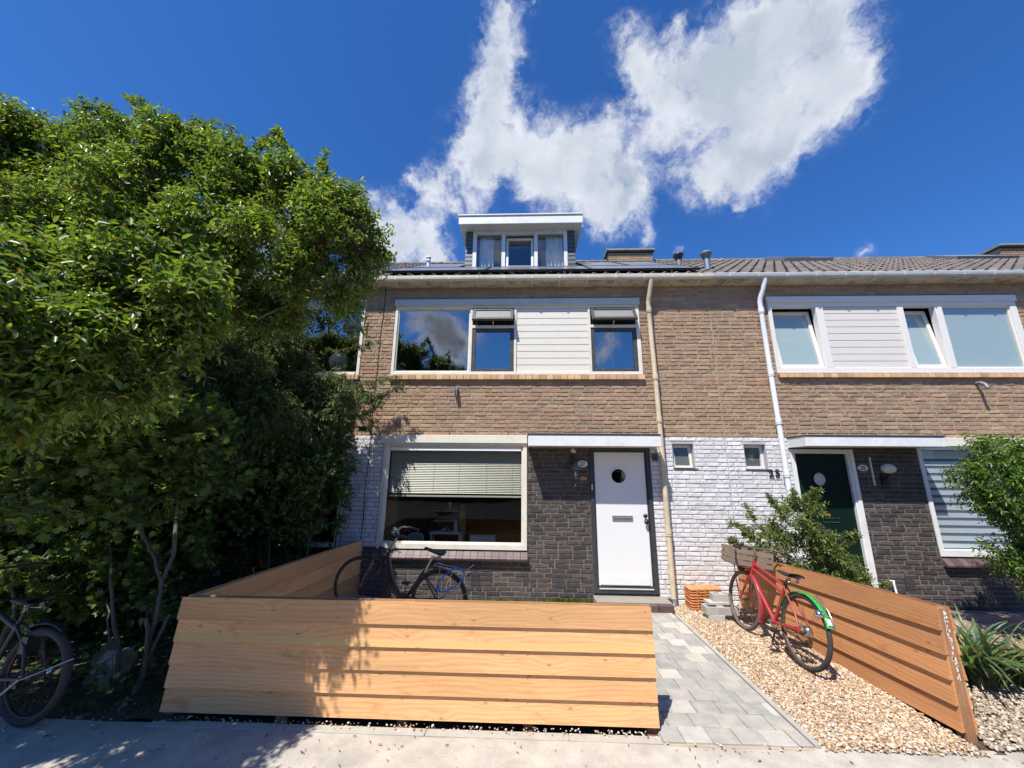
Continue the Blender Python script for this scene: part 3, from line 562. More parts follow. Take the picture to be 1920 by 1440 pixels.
def boards(parent, x0,x1,z0,z1,n,y,mat,name='board',proud=0.014):
    p = (z1-z0)/n
    for i in range(n):
        a = z0+i*p; b = a+p
        MB().prism([(y-proud,a+0.003),(y-proud*0.9,a+p*0.93),(y-0.001,b-0.001),(y+0.012,b-0.001),(y+0.012,a+0.003)], 'x', x0, x1).build(name, mat, parent)
def brick_sill(parent, x0, x1, z0, z1, mat, pitch, depth=0.055, name='sill_brick'):
    n = int(round((x1-x0)/pitch)); p = (x1-x0)/n
    for i in range(n):
        a = x0+i*p+0.004; b = a+p-0.008; j = rng.uniform(-0.003,0.003)
        MB().prism([(-depth+j,z0),(-depth+j,z1-0.022),(-depth+0.006+j,z1-0.016),(0.03,z1),(0.03,z0)], 'x', a, b).build(name, mat, parent)
    MB().box(x0,x1,-depth+0.012,0.03,z0-0.004+0.006,z1-0.03).build('sill_mortar', M['mortar_dark'], parent)
tile_cache = []
TILE_COL = [(0.120,0.102,0.092),(0.105,0.092,0.086),(0.145,0.115,0.098),(0.125,0.110,0.100),(0.165,0.120,0.096),(0.112,0.105,0.100)]
def tile_shape(mb, cxy, color, seed):
    """interlocking pantile lying on the slope; local x across, y up the slope, z off the roof"""
    q = random.Random(seed); n = 8; w = 0.2; L_ = 0.37; th = 0.012; mb.cur = color; vs = []
    jj = q.uniform(-0.004,0.004)
    for yy,zz in ((0,0.022+jj),(L_,0.0)):
        for lay in (0,-th):
            for i in range(n+1):
                t = i/n; x = -w/2+t*(w+0.012)
                h = 0.020*math.sin(2*math.pi*(t-0.05))+ (0.012*max(0,math.cos(math.pi*(t-0.28)/0.3)) if abs(t-0.28)<0.15 else 0)
                vs.append((x, yy, zz+h+lay+0.02))
    o = n+1; fs = []
    for i in range(n):
        fs += [(i,i+1,2*o+i+1,2*o+i), (o+i,3*o+i,3*o+i+1,o+i+1), (i,o+i,o+i+1,i+1)]
    fs += [(0,2*o,3*o,o),(n,o+n,3*o+n,2*o+n)]
    if cxy is not None:
        x,s = cxy; vs = [tuple(slope(x+a, s+b, c)) for a,b,c in vs]
    mb.add(vs, fs)
for i in range(6):
    m_ = MB(); tile_shape(m_, None, TILE_COL[i], i); tile_cache.append(m_.mesh('roof_tile', M['tile']))
TILT = Matrix((Vector((1,0,0)), Vector((0,math.cos(AL),math.sin(AL))), Vector((0,-math.sin(AL),math.cos(AL))))).transposed()
def make_roof(house, x0, x1, skip=None, n_single=300):
    p = slope(0,0); ridge = slope(0, 5.06)
    rf = MB().prism([(p.y,4.984),(ridge.y,ridge.z-0.03),(8.2,4.984)], 'x', x0, x1).build('roof', M['anthracite'], house)
    ncol = int(round((x1-x0)/0.2)); pw = (x1-x0)/ncol; lst = []
    for r_ in range(15):
        for c in range(ncol):
            x = x0+(c+0.5)*pw; s = 0.02+r_*0.335
            if skip and skip(x, s): continue
            lst.append((((x-CAM.x)**2+(slope(x,s)-CAM).length_squared), x, s))
    lst.sort(); rest = MB()
    for i,(d,x,s) in enumerate(lst):
        if i < n_single:
            o = bpy.data.objects.new('roof_tile', tile_cache[br.randrange(6)]); col.objects.link(o); o.parent = rf
            mm = (TILT @ Matrix.Rotation(br.uniform(-0.012,0.012),3,'Z')).to_4x4(); mm.translation = slope(x,s)-house.location; o.matrix_local = mm
        else: tile_shape(rest, (x,s), TILE_COL[br.randrange(6)], i)
    if rest.v: rest.build('roof_tile', M['tile'], rf, kind='stuff')
    # ridge tiles
    n = int((x1-x0)/0.36); pw = (x1-x0)/n
    for i in range(n):
        x = x0+i*pw; o_ = MB(); vs = []; sg = 7
        for xx,rr in ((x-0.02,0.115),(x+pw*0.8,0.105),(x+pw*0.82,0.122),(x+pw,0.122)):
            for k in range(sg+1):
                a = math.pi*k/sg; vs.append((xx, ridge.y-math.cos(a)*rr, ridge.z+0.0+math.sin(a)*rr*0.75))
        o_.cur = (0.26,0.15,0.10) if br.random()<0.12 else TILE_COL[br.randrange(6)]
        o_.add(vs, [(j*(sg+1)+k,(j+1)*(sg+1)+k,(j+1)*(sg+1)+k+1,j*(sg+1)+k+1) for j in range(3) for k in range(sg)], True)
        o_.build('ridge_tile', M['tile'], rf)
    return rf
def make_gutter(house, x0, x1, mat, capmat, dirty):
    g = MB(); prof = [(-0.235,5.000),(-0.250,4.996),(-0.252,4.975),(-0.246,4.945),(-0.232,4.926),(-0.212,4.920),(-0.195,4.922),(-0.195,4.99),(-0.215,4.98)]
    g.prism(prof, 'x', x0, x1); gu = g.build('gutter', mat, house)
    MB().tube([(x0,-0.247,4.999),(x1,-0.247,4.999)], 0.008, 6).build('lip', capmat, gu)
    MB().prism([(-0.194,4.915),(-0.194,4.985),(0.008,4.985),(0.008,4.905)], 'x', x0, x1).build('eave_board', dirty, house)
    x = math.ceil(x0/0.46)*0.46+0.1
    while x < x1-0.1:
        s = 0.0 
        MB().prism([(-0.256,4.99),(-0.258,4.94),(-0.215,4.912),(-0.19,4.908),(-0.005,4.898),(-0.005,4.906),(-0.19,4.916),(-0.212,4.918),(-0.250,4.945),(-0.250,4.99)], 'x', x-0.014, x+0.014).build('bracket', mat, gu)
        x += 0.46
def air_vent(house, x, z):
    v = MB()
    for i in (-1,0,1): v.box(x+i*0.045-0.014, x+i*0.045+0.014, -0.006, 0.03, z-0.085, z+0.085)
    v.build('air_vent', M['anthracite'], house)
def house_walls(house, x0, x1, zones, openings):
    """one backing wall per brick colour, then the bricks on it"""
    walls = []
    for z in zones:
        b_ = MB(); wall_backing(b_, z[0], z[1], z[2], z[3], openings, {'brown':0.005,'white':0.0045,'dark':0.0055}[z[4]])
        if b_.v: walls.append((b_.build('wall', M['mortar_'+z[4]], house), z))
    place_bricks(house, walls, course_fill(zones, openings))
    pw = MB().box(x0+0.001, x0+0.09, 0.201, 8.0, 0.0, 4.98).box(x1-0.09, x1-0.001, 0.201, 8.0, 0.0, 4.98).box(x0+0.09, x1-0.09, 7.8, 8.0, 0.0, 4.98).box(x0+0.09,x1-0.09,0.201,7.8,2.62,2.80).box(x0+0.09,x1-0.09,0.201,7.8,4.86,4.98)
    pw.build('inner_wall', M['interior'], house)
ZB = 37*CO                       # 2.35: where the painted courses end
ZD = 11*CO                       # 0.70

# ---- house 27
h27 = empty('terraced_house', (0.31, 0.0, 0.0), 'middle brick row house with dormer, white door marked 27 and half drawn blind', 'house', 'brick row houses')
UP27 = (-2.235,1.887,3.262,4.675); LOW27 = (-2.235,0.015,0.545,2.357); DO27 = (0.97,1.895,0.13,2.18); SM27 = (2.250,2.568,1.868,2.248)
zones = [(-2.44,3.06,ZB,4.985,'brown'),(1.895,3.06,0,ZB,'white'),(-2.44,-2.235,ZD,ZB,'white'),(-2.44,1.895,0,ZD,'dark'),(-2.235,1.895,ZD,ZB,'dark')]
house_walls(h27, -2.44, 3.06, zones, [UP27, LOW27, DO27, SM27])
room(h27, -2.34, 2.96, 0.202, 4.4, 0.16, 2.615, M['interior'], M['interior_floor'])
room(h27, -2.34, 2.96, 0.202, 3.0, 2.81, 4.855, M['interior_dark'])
# upper window band
w = MB()
w.cbox(-2.235,1.887,-0.014,0.07,3.345,3.398); w.cbox(-2.235,1.887,-0.012,0.07,4.520,4.560)
for a,b in ((-2.235,-2.188),(-0.947,-0.903),(-0.202,-0.158),(1.036,1.076),(1.826,1.887)): w.cbox(a,b,-0.013,0.07,3.398,4.520)
for a,b in ((-0.903,-0.202),(1.076,1.826)): w.cbox(a,b,-0.020,0.06,4.155,4.205)
W = w.build('window', M['cream'], h27)
m_ = MB(); frame(m_, -2.188,-0.947,3.398,4.520,0.020,0.010,0.05); m_.build('glazing_bead', M['cream'], W)
pane(W, -2.168,-0.967,3.418,4.50,0.034, M['glass_up'])
for a,b in ((-0.903,-0.202),(1.076,1.826)):
    m_ = MB(); frame(m_, a+0.004,b-0.004,3.402,4.151,0.058,-0.006,0.045,wb=0.045); m_.build('sash', M['old_dark'], W)
    pane(W, a+0.062,b-0.062,3.447,4.093,0.02, M['glass_up'])
    sash_tilt(W, 'hopper_sash', a+0.008,b-0.008,4.212,4.512,0.048,0.04,(-0.012,4.512),-R(32),M['old_dark'],M['hopper_reflection'])
    MB().tube([((a+b)/2,-0.02,4.207),((a+b)/2,-0.055,4.24)],0.006,6).ball(((a+b)/2,-0.055,4.245),0.014).build('catch', M['ivory'], W)
    MB().box(a+0.001,b-0.001,0.075,0.08,4.205,4.519).build('black_sheet', M['black'], W)  # solid black sheet closing the opening behind the hopper sash
MB().box(-0.157,1.035,0.020,0.06,3.398,4.520).build('panel_backing', M['cream_board'], W)
boards(W, -0.156,1.034,3.400,4.450,9,0.019,M['cream_board']); boards(W, -0.156,1.034,4.450,4.518,1,0.019,M['cream_board'])
MB().cbox(-2.250,1.902,-0.040,0.02,4.560,4.677).build('lintel_board', M['greywhite'], h27)
brick_sill(W, -2.248, 1.900, 3.262, 3.343, M['sill_tan'], 0.112)
# curtain hem seen dimly upstairs on the right
MB().box(1.45,1.455,0.12,0.13,3.45,4.0).build('curtain_cord', M['white'], W)
# lower window
w = MB(); frame(w, -2.235,0.015,0.678,2.235,0.062,-0.012,0.075,wt=0.045,wb=0.075)
W = w.build('window', M['cream'], h27)
m_ = MB(); frame(m_, -2.173,-0.047,0.753,2.190,0.022,0.012,0.06); m_.build('glazing_bead', M['cream'], W)
pane(W, -2.151,-0.069,0.775,2.168,0.040, M['glass'])
MB().cbox(-2.140,-0.075,0.004,0.038,2.118,2.166).build('vent_strip', M['pelmet'], W)
MB().cbox(-2.285,0.018,-0.045,0.02,2.235,2.357).build('lintel_board', M['cream'], h27)
for x in (-2.0,-1.21,-0.28): MB().box(x-0.006,x+0.006,-0.007,0.01,2.362,2.415).build('weep_slot', M['black'], h27)
n = int(2.31/0.105)
for i in range(n):
    a = -2.285+i*0.105+0.003
    MB().prism([(-0.075,0.548),(-0.078,0.570),(0.02,0.674),(0.03,0.674),(0.03,0.548)], 'x', a, a+0.099).build('sill_tile', M['sill_dark'], W)
MB().box(-2.283,0.018,-0.055,0.02,0.552,0.60).build('sill_mortar', M['mortar_dark'], W)
# door
d = MB(); frame(d, 0.97,1.895,0.13,2.18,0.062,-0.018,0.09,wt=0.055,wb=0.07); D = d.build('door_frame', M['anthracite'], h27)
m_ = MB(); frame(m_, 1.032,1.833,0.20,2.125,0.018,0.012,0.085,wt=0.012,wb=0.010); m_.build('door_rebate', M['anthracite'], D)
MB().box(1.05,1.815,-0.030,-0.018,0.185,0.20).build('threshold_strip', M['greywhite'], D)
leaf = MB()
cx,cz,rr = 1.410,1.757,0.107
def leaf_with_hole(mb, x0,x1,z0,z1,y0,y1,cx,cz,rr,seg=32):
    """door leaf as a slab with a round hole"""
    ring = [(cx+rr*math.cos(2*math.pi*k/seg), cz+rr*math.sin(2*math.pi*k/seg)) for k in range(seg)]
    q = rr*1.25; sq = []
    for k in range(seg):
        c_,s_ = math.cos(2*math.pi*k/seg), math.sin(2*math.pi*k/seg); t = q/max(abs(c_),abs(s_)); sq.append((cx+c_*t, cz+s_*t))
    for y,flip in ((y0,False),(y1,True)):
        vs = [(a,y,b) for a,b in ring]+[(a,y,b) for a,b in sq]
        mb.add(vs, [((k,(k+1)%seg,(k+1)%seg+seg,k+seg) if flip else (k,k+seg,(k+1)%seg+seg,(k+1)%seg)) for k in range(seg)])
    vs = [(a,y0,b) for a,b in ring]+[(a,y1,b) for a,b in ring]
    mb.add(vs, [(k,(k+1)%seg,(k+1)%seg+seg,k+seg) for k in range(seg)], True)
    for (a,b,c,d) in ((x0,cx-q,z0,z1),(cx+q,x1,z0,z1),(cx-q,cx+q,z0,cz-q),(cx-q,cx+q,cz+q,z1)): mb.box(a,b,y0,y1,c,d)
leaf_with_hole(leaf, 1.052,1.813,0.222,2.110,0.022,0.065,cx,cz,rr)
DL = leaf.build('door', M['door_white'], h27)
MB().cbox(1.075,1.790,0.012,0.022,0.232,0.345).build('kick_board', M['door_white'], DL)
MB().ring((cx,0.020,cz),(0,1,0),0.118,0.013,40,8,flat=0.8).build('porthole_rim', M['door_white'], DL)
MB().lathe((cx,0.04,cz),(0,1,0),[(rr,0),(rr,0.006)],32,False).build('porthole_pane', M['glass_up'], DL)
MB().box(1.285,1.585,0.008,0.022,1.115,1.182).build('letter_box', M['grey_metal'], DL)
MB().box(1.305,1.565,0.003,0.008,1.135,1.15).build('letter_flap', M['chrome'], DL)
for kx,kz in ((1.765,1.185),(1.775,1.095)):
    MB().lathe((kx,0.022,kz),(0,-1,0),[(0.022,0),(0.022,0.006),(0.009,0.010),(0.010,0.025),(0.028,0.034),(0.032,0.046),(0.026,0.058),(0.010,0.062)],18).build('knob', M['purple_black'], DL)
# small tilted toilet window
d = MB(); frame(d, 2.252,2.566,1.874,2.245,0.022,0.075,0.13); W = d.build('small_window', M['greywhite'], h27)
sash_tilt(W, 'sash', 2.262,2.556,1.884,2.235,0.036,0.035,(0.045,1.884),-R(9),M['cream'],M['glass'],M['film_dark'])
MB().box(2.25,2.61,-0.012,0.10,1.868,1.876).build('sill_strip', M['old_dark'], h27)
for x,z in ((0.506,0.275),(-0.735,0.285)): air_vent(h27, x, z)
make_gutter(h27, -2.44, 3.059, M['gutter'], M['cream'], M['soffit'])
# crack in the brickwork at the party wall, upper storey
cj = MB(); z = 0.72; x = -2.47
while z < 4.85: 
    cj.box(x-0.005, x+0.003, -0.0065, 0.006, z, z+CO+0.001); z += CO; x += rng.choice((-0.004,0,0.004))
cj.build('expansion_joint', M['solar_frame'], h27)
in_dormer = lambda x,s: (-1.30 < x < 1.03 and 1.55 < s < 3.4)
make_roof(h27, -2.44, 3.06, skip=in_dormer)
# dormer
dm = MB().box(-1.292,-1.135,1.24,2.9,5.75,6.87).box(0.872,1.031,1.24,2.9,5.75,6.87).box(-1.135,0.872,2.2,2.9,5.75,6.87)
DM = dm.build('dormer', M['slate_board'], h27)
MB().box(-1.405,1.165,0.954,3.2,6.866,7.045).build('dormer_roof', M['greywhite'], DM)
MB().cbox(-1.411,1.171,0.940,0.953,6.850,7.012).build('fascia', M['white'], DM)
MB().cbox(-1.425,1.185,0.922,1.01,7.046,7.075).build('roof_trim', M['white'], DM)
for s in (-1,1):
    xa,xb = (-1.292,-1.137) if s<0 else (0.874,1.031)
    for i in range(11): MB().prism([(1.205,5.78+i*0.095),(1.215,5.78+i*0.095+0.088),(1.239,5.78+i*0.095+0.088),(1.239,5.78+i*0.095)],'x',xa,xb).build('siding_board', M['slate_board'], DM)
f_ = MB(); f_.cbox(-1.134,0.871,1.195,1.28,5.915,5.968); f_.cbox(-1.134,0.871,1.195,1.28,6.790,6.866)
for a,b in ((-1.134,-1.055),(-0.520,-0.440),(0.168,0.245),(0.795,0.871)): f_.cbox(a,b,1.196,1.28,5.968,6.790)
f_.build('window_frame', M['white'], DM)
for a,b in ((-1.055,-0.520),(0.245,0.795)): MB().box(a,b,1.235,1.241,5.968,6.79).build('pane', M['glass_dormer'], DM)
sash_tilt(DM, 'sash', -0.425,0.155,5.985,6.73,0.05,0.045,(1.215,5.985),-R(5),M['white'],M['glass_dormer'])
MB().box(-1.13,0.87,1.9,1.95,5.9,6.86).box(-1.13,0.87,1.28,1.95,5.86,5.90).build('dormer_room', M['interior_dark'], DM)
MB().box(-0.43,0.16,1.32,1.33,6.62,6.78).build('window_shade', M['door_brown'], DM)
def curtain(parent, x0,x1,z0,z1,y,mat,folds=7,amp=0.034,gather=0.0):
    nx,nz = folds*8, 8; vs = []
    for j in range(nz+1):
        t = j/nz
        for i in range(nx+1):
            u = i/nx; xx = x0+(x1-x0)*(u*(1-gather*t)+gather*t*0.5)
            vs.append((xx, y+amp*math.sin(u*folds*2*math.pi+0.7*math.sin(5*u))*(0.6+0.4*t)+0.008*math.sin(17*u), z1+(z0-z1)*t))
    fs = [(j*(nx+1)+i,(j+1)*(nx+1)+i,(j+1)*(nx+1)+i+1,j*(nx+1)+i+1) for j in range(nz) for i in range(nx)]
    return MB().add(vs, fs, True).build('curtain', mat, parent)
curtain(DM, -1.00,-0.70,5.95,6.79,1.33,M['curtain'],4)
curtain(DM, 0.42,0.78,5.95,6.79,1.33,M['curtain'],5)
# chimney
def chimney(house, x0,x1,z1=8.04, y0=3.80,y1=4.40):
    ch = MB().box(x0+0.05,x1-0.05,y0+0.04,y1-0.04,7.3,z1-0.09).build('chimney', M['mortar_brown'], house)
    for k in range(8):
        zc = z1-0.13-k*0.066; x = x0+0.045+(0.0 if k%2 else -0.1)
        while x < x1-0.05:
            a,b = max(x,x0+0.04), min(x+0.2,x1-0.04); x += 0.21
            if b-a > 0.03:
                o = MB(); o.cur = PAL['brown'][rng.randrange(8)]; o.cbox(a,b,y0+0.028,y0+0.06,zc-0.027,zc+0.027); o.build('brick', M['brick'], ch)
    MB().cbox(x0-0.02,x1+0.02,y0-0.05,y1+0.05,z1-0.06,z1,0.01).build('coping', M['coping'], ch)
    MB().box(x0+0.0,x1-0.0,y0-0.02,y1+0.02,z1-0.095,z1-0.062).build('coping_bed', M['anthracite'], ch)
chimney(h27, 2.30, 3.62)
# flues standing in the tiles
def flue(house, x, s, h, r, mat, capmat):
    p = slope(x, s); f_ = MB().tube([(p.x,p.y,p.z-0.05),(p.x,p.y,p.z+h*0.62)], r, 18).build('flue', mat, house)
    z = p.z+h*0.62
    MB().lathe((p.x,p.y,z),(0,0,1),[(r*0.95,0),(r*1.15,h*0.03),(r*1.15,h*0.08),(r*1.35,h*0.10),(r*1.35,h*0.15),(r*1.55,h*0.17),(r*1.95,h*0.30),(r*2.0,h*0.35),(r*1.7,h*0.37),(r*1.7,h*0.33),(r*0.8,h*0.2)],22).build('flue_cap', capmat, f_)
flue(h27, 3.42-0.34, 1.42, 0.36, 0.052, M['lead'], M['anthracite'])
p = slope(-2.1,1.75); f_ = MB().tube([(p.x,p.y,p.z),(p.x,p.y,p.z+0.34)],0.032,12).build('vent_pipe', M['white_plastic'], h27)
MB().lathe((p.x,p.y,p.z+0.24),(0,0,1),[(0.034,0),(0.052,0.01),(0.052,0.03),(0.036,0.04),(0.036,0.07),(0.055,0.085),(0.055,0.11),(0.03,0.12)],14).build('pipe_cap', M['white_plastic'], f_)

# ---- house 25
h25 = empty('terraced_house', (5.81, 0.0, 0.0), 'right brick row house with dark green door marked 25 and frosted upstairs windows', 'house', 'brick row houses')
UP25 = (4.0,7.935,3.295,4.680); LOW25 = (5.865,8.12,0.560,2.357); DO25 = (4.005,4.925,0.12,2.175); SM25 = (3.328,3.652,1.868,2.246)
zones = [(3.06,8.56,ZB,4.985,'brown'),(3.06,4.005,0,ZB,'white'),(4.005,8.56,0,ZB,'dark')]
house_walls(h25, 3.06, 8.56, zones, [UP25, LOW25, DO25, SM25])
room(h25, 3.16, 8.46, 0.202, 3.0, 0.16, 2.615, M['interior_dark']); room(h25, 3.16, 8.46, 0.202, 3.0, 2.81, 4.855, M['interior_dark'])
w = MB(); w.cbox(4.0,7.935,-0.016,0.085,3.372,3.455); w.cbox(4.0,7.935,-0.014,0.085,4.508,4.580)
for a,b in ((4.0,4.062),(4.770,4.885),(6.062,6.160),(6.660,6.770),(7.835,7.935)): w.cbox(a,b,-0.015,0.085,3.455,4.508)
W = w.build('window', M['upvc'], h25)
for a,b in ((4.062,4.770),(6.160,6.660)):
    sash_tilt(W, 'tilted_sash', a+0.006,b-0.006,3.462,4.495,0.058,0.05,(0.012,3.462),-R(7.5),M['upvc'],M['glass_25'],M['frost'])
m_ = MB(); frame(m_, 6.770,7.835,3.455,4.508,0.022,0.010,0.05); m_.build('glazing_bead', M['upvc'], W)
pane(W, 6.792,7.813,3.477,4.486,0.03, M['glass_25']); MB().box(6.792,7.813,0.045,0.047,3.477,4.486).build('frosted_film', M['frost'], W)
MB().box(4.885,6.062,0.02,0.06,3.455,4.508).build('panel_backing', M['upvc_board'], W)
boards(W, 4.886,6.061,3.457,4.506,9,0.016,M['upvc_board'],proud=0.010)
MB().cbox(3.985,7.950,-0.036,0.02,4.580,4.682).build('lintel_board', M['upvc'], h25)
brick_sill(W, 4.0,7.935,3.295,3.370,M['sill_tan'],0.112)
w = MB(); frame(w, 5.865,8.12,0.690,2.232,0.060,-0.012,0.075,wt=0.05,wb=0.09); W = w.build('window', M['white'], h25)
pane(W, 5.925,8.06,0.78,2.182,0.040, M['glass_25'])
MB().cbox(5.84,8.14,-0.045,0.02,2.232,2.357).build('lintel_board', M['cream'], h25)
k = 0; z = 2.16; dk = True
RB = MB().box(5.93,8.055,0.075,0.11,2.10,2.175).build('roller_blind', M['white_plastic'], W)
while z > 0.80:
    hgt = 0.040 if dk else 0.066
    MB().box(5.935,8.05,0.090+(0.004 if dk else 0),0.093+(0.004 if dk else 0),max(0.79,z-hgt),z).build('fabric_band', M['zebra_dark'] if dk else M['zebra'], W); z -= hgt; dk = not dk
for i in range(int(2.27/0.105)):
    a = 5.862+i*0.105+0.003
    MB().prism([(-0.075,0.562),(-0.078,0.585),(0.02,0.686),(0.03,0.686),(0.03,0.562)], 'x', a, a+0.099).build('sill_tile', M['sill_dark'], W)
d = MB(); frame(d, 4.005,4.925,0.12,2.175,0.058,-0.016,0.10,wt=0.062,wb=0.03); d.cbox(4.835,4.868,0.0,0.10,0.15,2.113); D = d.build('door_frame', M['white'], h25)
leaf = MB(); leaf_with_hole(leaf, 4.066,4.832,0.16,2.105,0.045,0.085,4.420,1.735,0.098); DL = leaf.build('door', M['door_green'], h25)
MB().ring((4.420,0.044,1.735),(0,1,0),0.108,0.012,40,8).build('porthole_rim', M['door_green'], DL)
MB().lathe((4.420,0.075,1.735),(0,1,0),[(0.098,0),(0.098,0.006)],30,False).build('porthole_pane', M['milk_glass'], DL)
m_ = MB(); frame(m_, 4.36,4.60,1.120,1.185,0.008,0.036,0.046); m_.build('letter_box', M['chrome'], DL)
MB().box(4.35,4.47,0.036,0.046,1.215,1.245).build('door_plate', M['brass'], DL)
MB().box(4.30,4.44,0.030,0.046,1.0,1.03).build('handle', M['chrome'], DL)
d = MB(); frame(d, 3.330,3.650,1.874,2.243,0.045,0.075,0.13); W = d.build('small_window', M['white'], h25)
pane(W, 3.375,3.605,1.919,2.198,0.095, M['glass']); 
MB().box(3.375,3.605,0.112,0.114,1.925,2.198).build('lace_curtain', M['film_dark'], W)
fl = MB()
for k in range(8):
    a = k*math.pi/4+0.2; fl.add([(3.48,0.110,2.06),(3.48+0.03*math.cos(a-0.3),0.110,2.06+0.03*math.sin(a-0.3)),(3.48+0.082*math.cos(a),0.110,2.06+0.082*math.sin(a)),(3.48+0.03*math.cos(a+0.3),0.110,2.06+0.03*math.sin(a+0.3))],[(0,1,2,3)])
fl.build('lace_flower', M['gutter_grey'], W)
MB().box(3.31,3.69,-0.012,0.10,1.862,1.872).build('sill_strip', M['old_dark'], h25)
air_vent(h25, 5.354, 0.33)
make_gutter(h25, 3.061, 8.56, M['gutter_grey'], M['white'], M['soffit'])
make_roof(h25, 3.06, 8.56)
flue(h25, 3.52, 1.15, 0.40, 0.055, M['grey_metal'], M['lead'])
# roof light near the ridge
pr = MB()
def slab(mb, x0,x1,s0,s1,n0,n1):
    vs = [slope(x,s,n) for n in (n0,n1) for s in (s0,s1) for x in (x0,x1)]
    mb.add(vs, [(0,2,3,1),(4,5,7,6),(0,1,5,4),(1,3,7,5),(3,2,6,7),(2,0,4,6)]); return mb
SK = slab(pr, 6.55,7.75,3.75,3.82,0.06,0.14); slab(pr,6.55,7.75,4.55,4.62,0.06,0.14); slab(pr,6.55,6.62,3.82,4.55,0.06,0.14); slab(pr,7.68,7.75,3.82,4.55,0.06,0.14)
SKo = pr.build('skylight', M['grey_metal'], h25); slab(MB(), 6.62,7.68,3.82,4.55,0.08,0.11).build('pane', M['glass_up'], SKo)
# ---- house 29 (behind the shrubs) and house 23 (only roof and edge in view)
h29 = empty('terraced_house', (-5.19, 0.0, 0.0), 'left brick row house mostly hidden behind the tall shrubs', 'house', 'brick row houses')
UP29 = (-6.84,-2.765,3.262,4.675); LOW29 = (-5.2,-2.82,0.545,2.357)
zones = [(-7.94,-2.44,ZB,4.985,'brown'),(-2.82,-2.44,ZD,ZB,'white'),(-7.94,-2.82,0,ZB,'dark'),(-2.82,-2.44,0,ZD,'dark')]
house_walls(h29, -7.94, -2.44, zones, [UP29, LOW29])
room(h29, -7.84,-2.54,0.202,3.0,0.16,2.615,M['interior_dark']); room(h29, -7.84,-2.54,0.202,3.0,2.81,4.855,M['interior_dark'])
w = MB(); frame(w, -6.84,-2.765,3.345,4.560,0.05,-0.013,0.07,wt=0.04)
for a in (-4.15,-4.9,-5.9): w.cbox(a,a+0.05,-0.012,0.07,3.395,4.52)
W = w.build('window', M['cream'], h29)
for a,b in ((-4.10,-2.815),(-4.85,-4.15),(-5.85,-4.9),(-6.79,-5.9)): pane(W, a,b,3.395,4.52,0.03,M['glass_up'])
MB().ball((-3.22,0.16,3.62),0.17,sc=(1,0.6,1)).build('lamp_globe', M['milk_glass'], h29)
MB().box(-4.0,-2.83,0.10,0.30,3.395,3.42).build('window_shelf', M['white'], h29)
MB().cbox(-6.86,-2.750,-0.040,0.02,4.560,4.677).build('lintel_board', M['greywhite'], h29)
brick_sill(W, -4.6,-2.752,3.262,3.343,M['sill_tan'],0.112)
w = MB(); frame(w, -5.2,-2.82,0.678,2.235,0.062,-0.012,0.075); W = w.build('window', M['cream'], h29); pane(W, -5.138,-2.882,0.74,2.173,0.04,M['glass'])
MB().cbox(-5.2,-2.80,-0.045,0.02,2.235,2.357).build('lintel_board', M['cream'], h29)
make_gutter(h29, -7.94, -2.441, M['gutter'], M['cream'], M['soffit'])
make_roof(h29, -7.94, -2.44, n_single=120)
# dormer of 29, glimpsed through the leaves
DM = MB().box(-5.6,-3.55,1.24,2.9,5.75,6.73).build('dormer', M['slate_board'], h29)
MB().box(-5.70,-3.45,0.704,3.1,6.722,6.90).build('dormer_roof', M['greywhite'], DM); MB().cbox(-5.71,-3.44,0.690,0.703,6.706,6.868).build('fascia', M['white'], DM)
MB().box(-5.4,-3.65,1.225,1.238,5.97,6.65).build('pane', M['glass_up'], DM); m_ = MB(); frame(m_, -5.48,-3.57,5.91,6.72,0.07,1.20,1.238); m_.build('window_frame', M['white'], DM)
h23 = empty('terraced_house', (11.31, 0.0, 0.0), 'far right row house of which only tiled roof and chimney show', 'house', 'brick row houses')
zones = [(8.56,10.6,ZB,4.985,'brown'),(8.56,10.6,0,ZB,'dark')]
house_walls(h23, 8.56, 14.06, zones, [])
make_gutter(h23, 8.561, 14.06, M['gutter_grey'], M['white'], M['soffit'])
make_roof(h23, 8.56, 14.06, n_single=120)
chimney(h23, 12.98, 14.06, 8.05)
pr = MB(); slab(pr, 10.9,12.4,3.9,4.7,0.06,0.13); pr.build('skylight', M['lead'], h23)

# ---- canopies over the doors
def canopy(house, x0,x1,y0,z0,z1,face):
    c = MB().box(x0+0.012,x1-0.012,y0+0.016,-0.004,z0+0.006,z1-0.02).build('canopy', M['greywhite'], house)
    MB().cbox(x0,x1,y0,y0+0.015,z0,z1-0.012).build('fascia', face, c)
    MB().box(x0,x0+0.011,y0+0.016,-0.004,z0,z1-0.012).box(x1-0.011,x1,y0+0.016,-0.004,z0,z1-0.012).build('side_board', face, c)
    MB().box(x0-0.006,x1+0.006,y0-0.008,-0.004,z1-0.0115,z1+0.006).build('roof_felt', M['anthracite'] if face is M['white'] else M['grey_metal'], c)
    for i in range(5):
        x = x0+0.05+(x1-x0-0.1)*i/4; MB().lathe((x,y0,(z0+z1)/2),(0,-1,0),[(0.005,0),(0.004,0.002)],8).build('screw', M['grey_metal'], c)
    return c
canopy(h27, 0.030,1.950,-0.40,2.172,2.345,M['white'])
canopy(h25, 3.985,5.900,-0.40,2.195,2.345,M['white'])

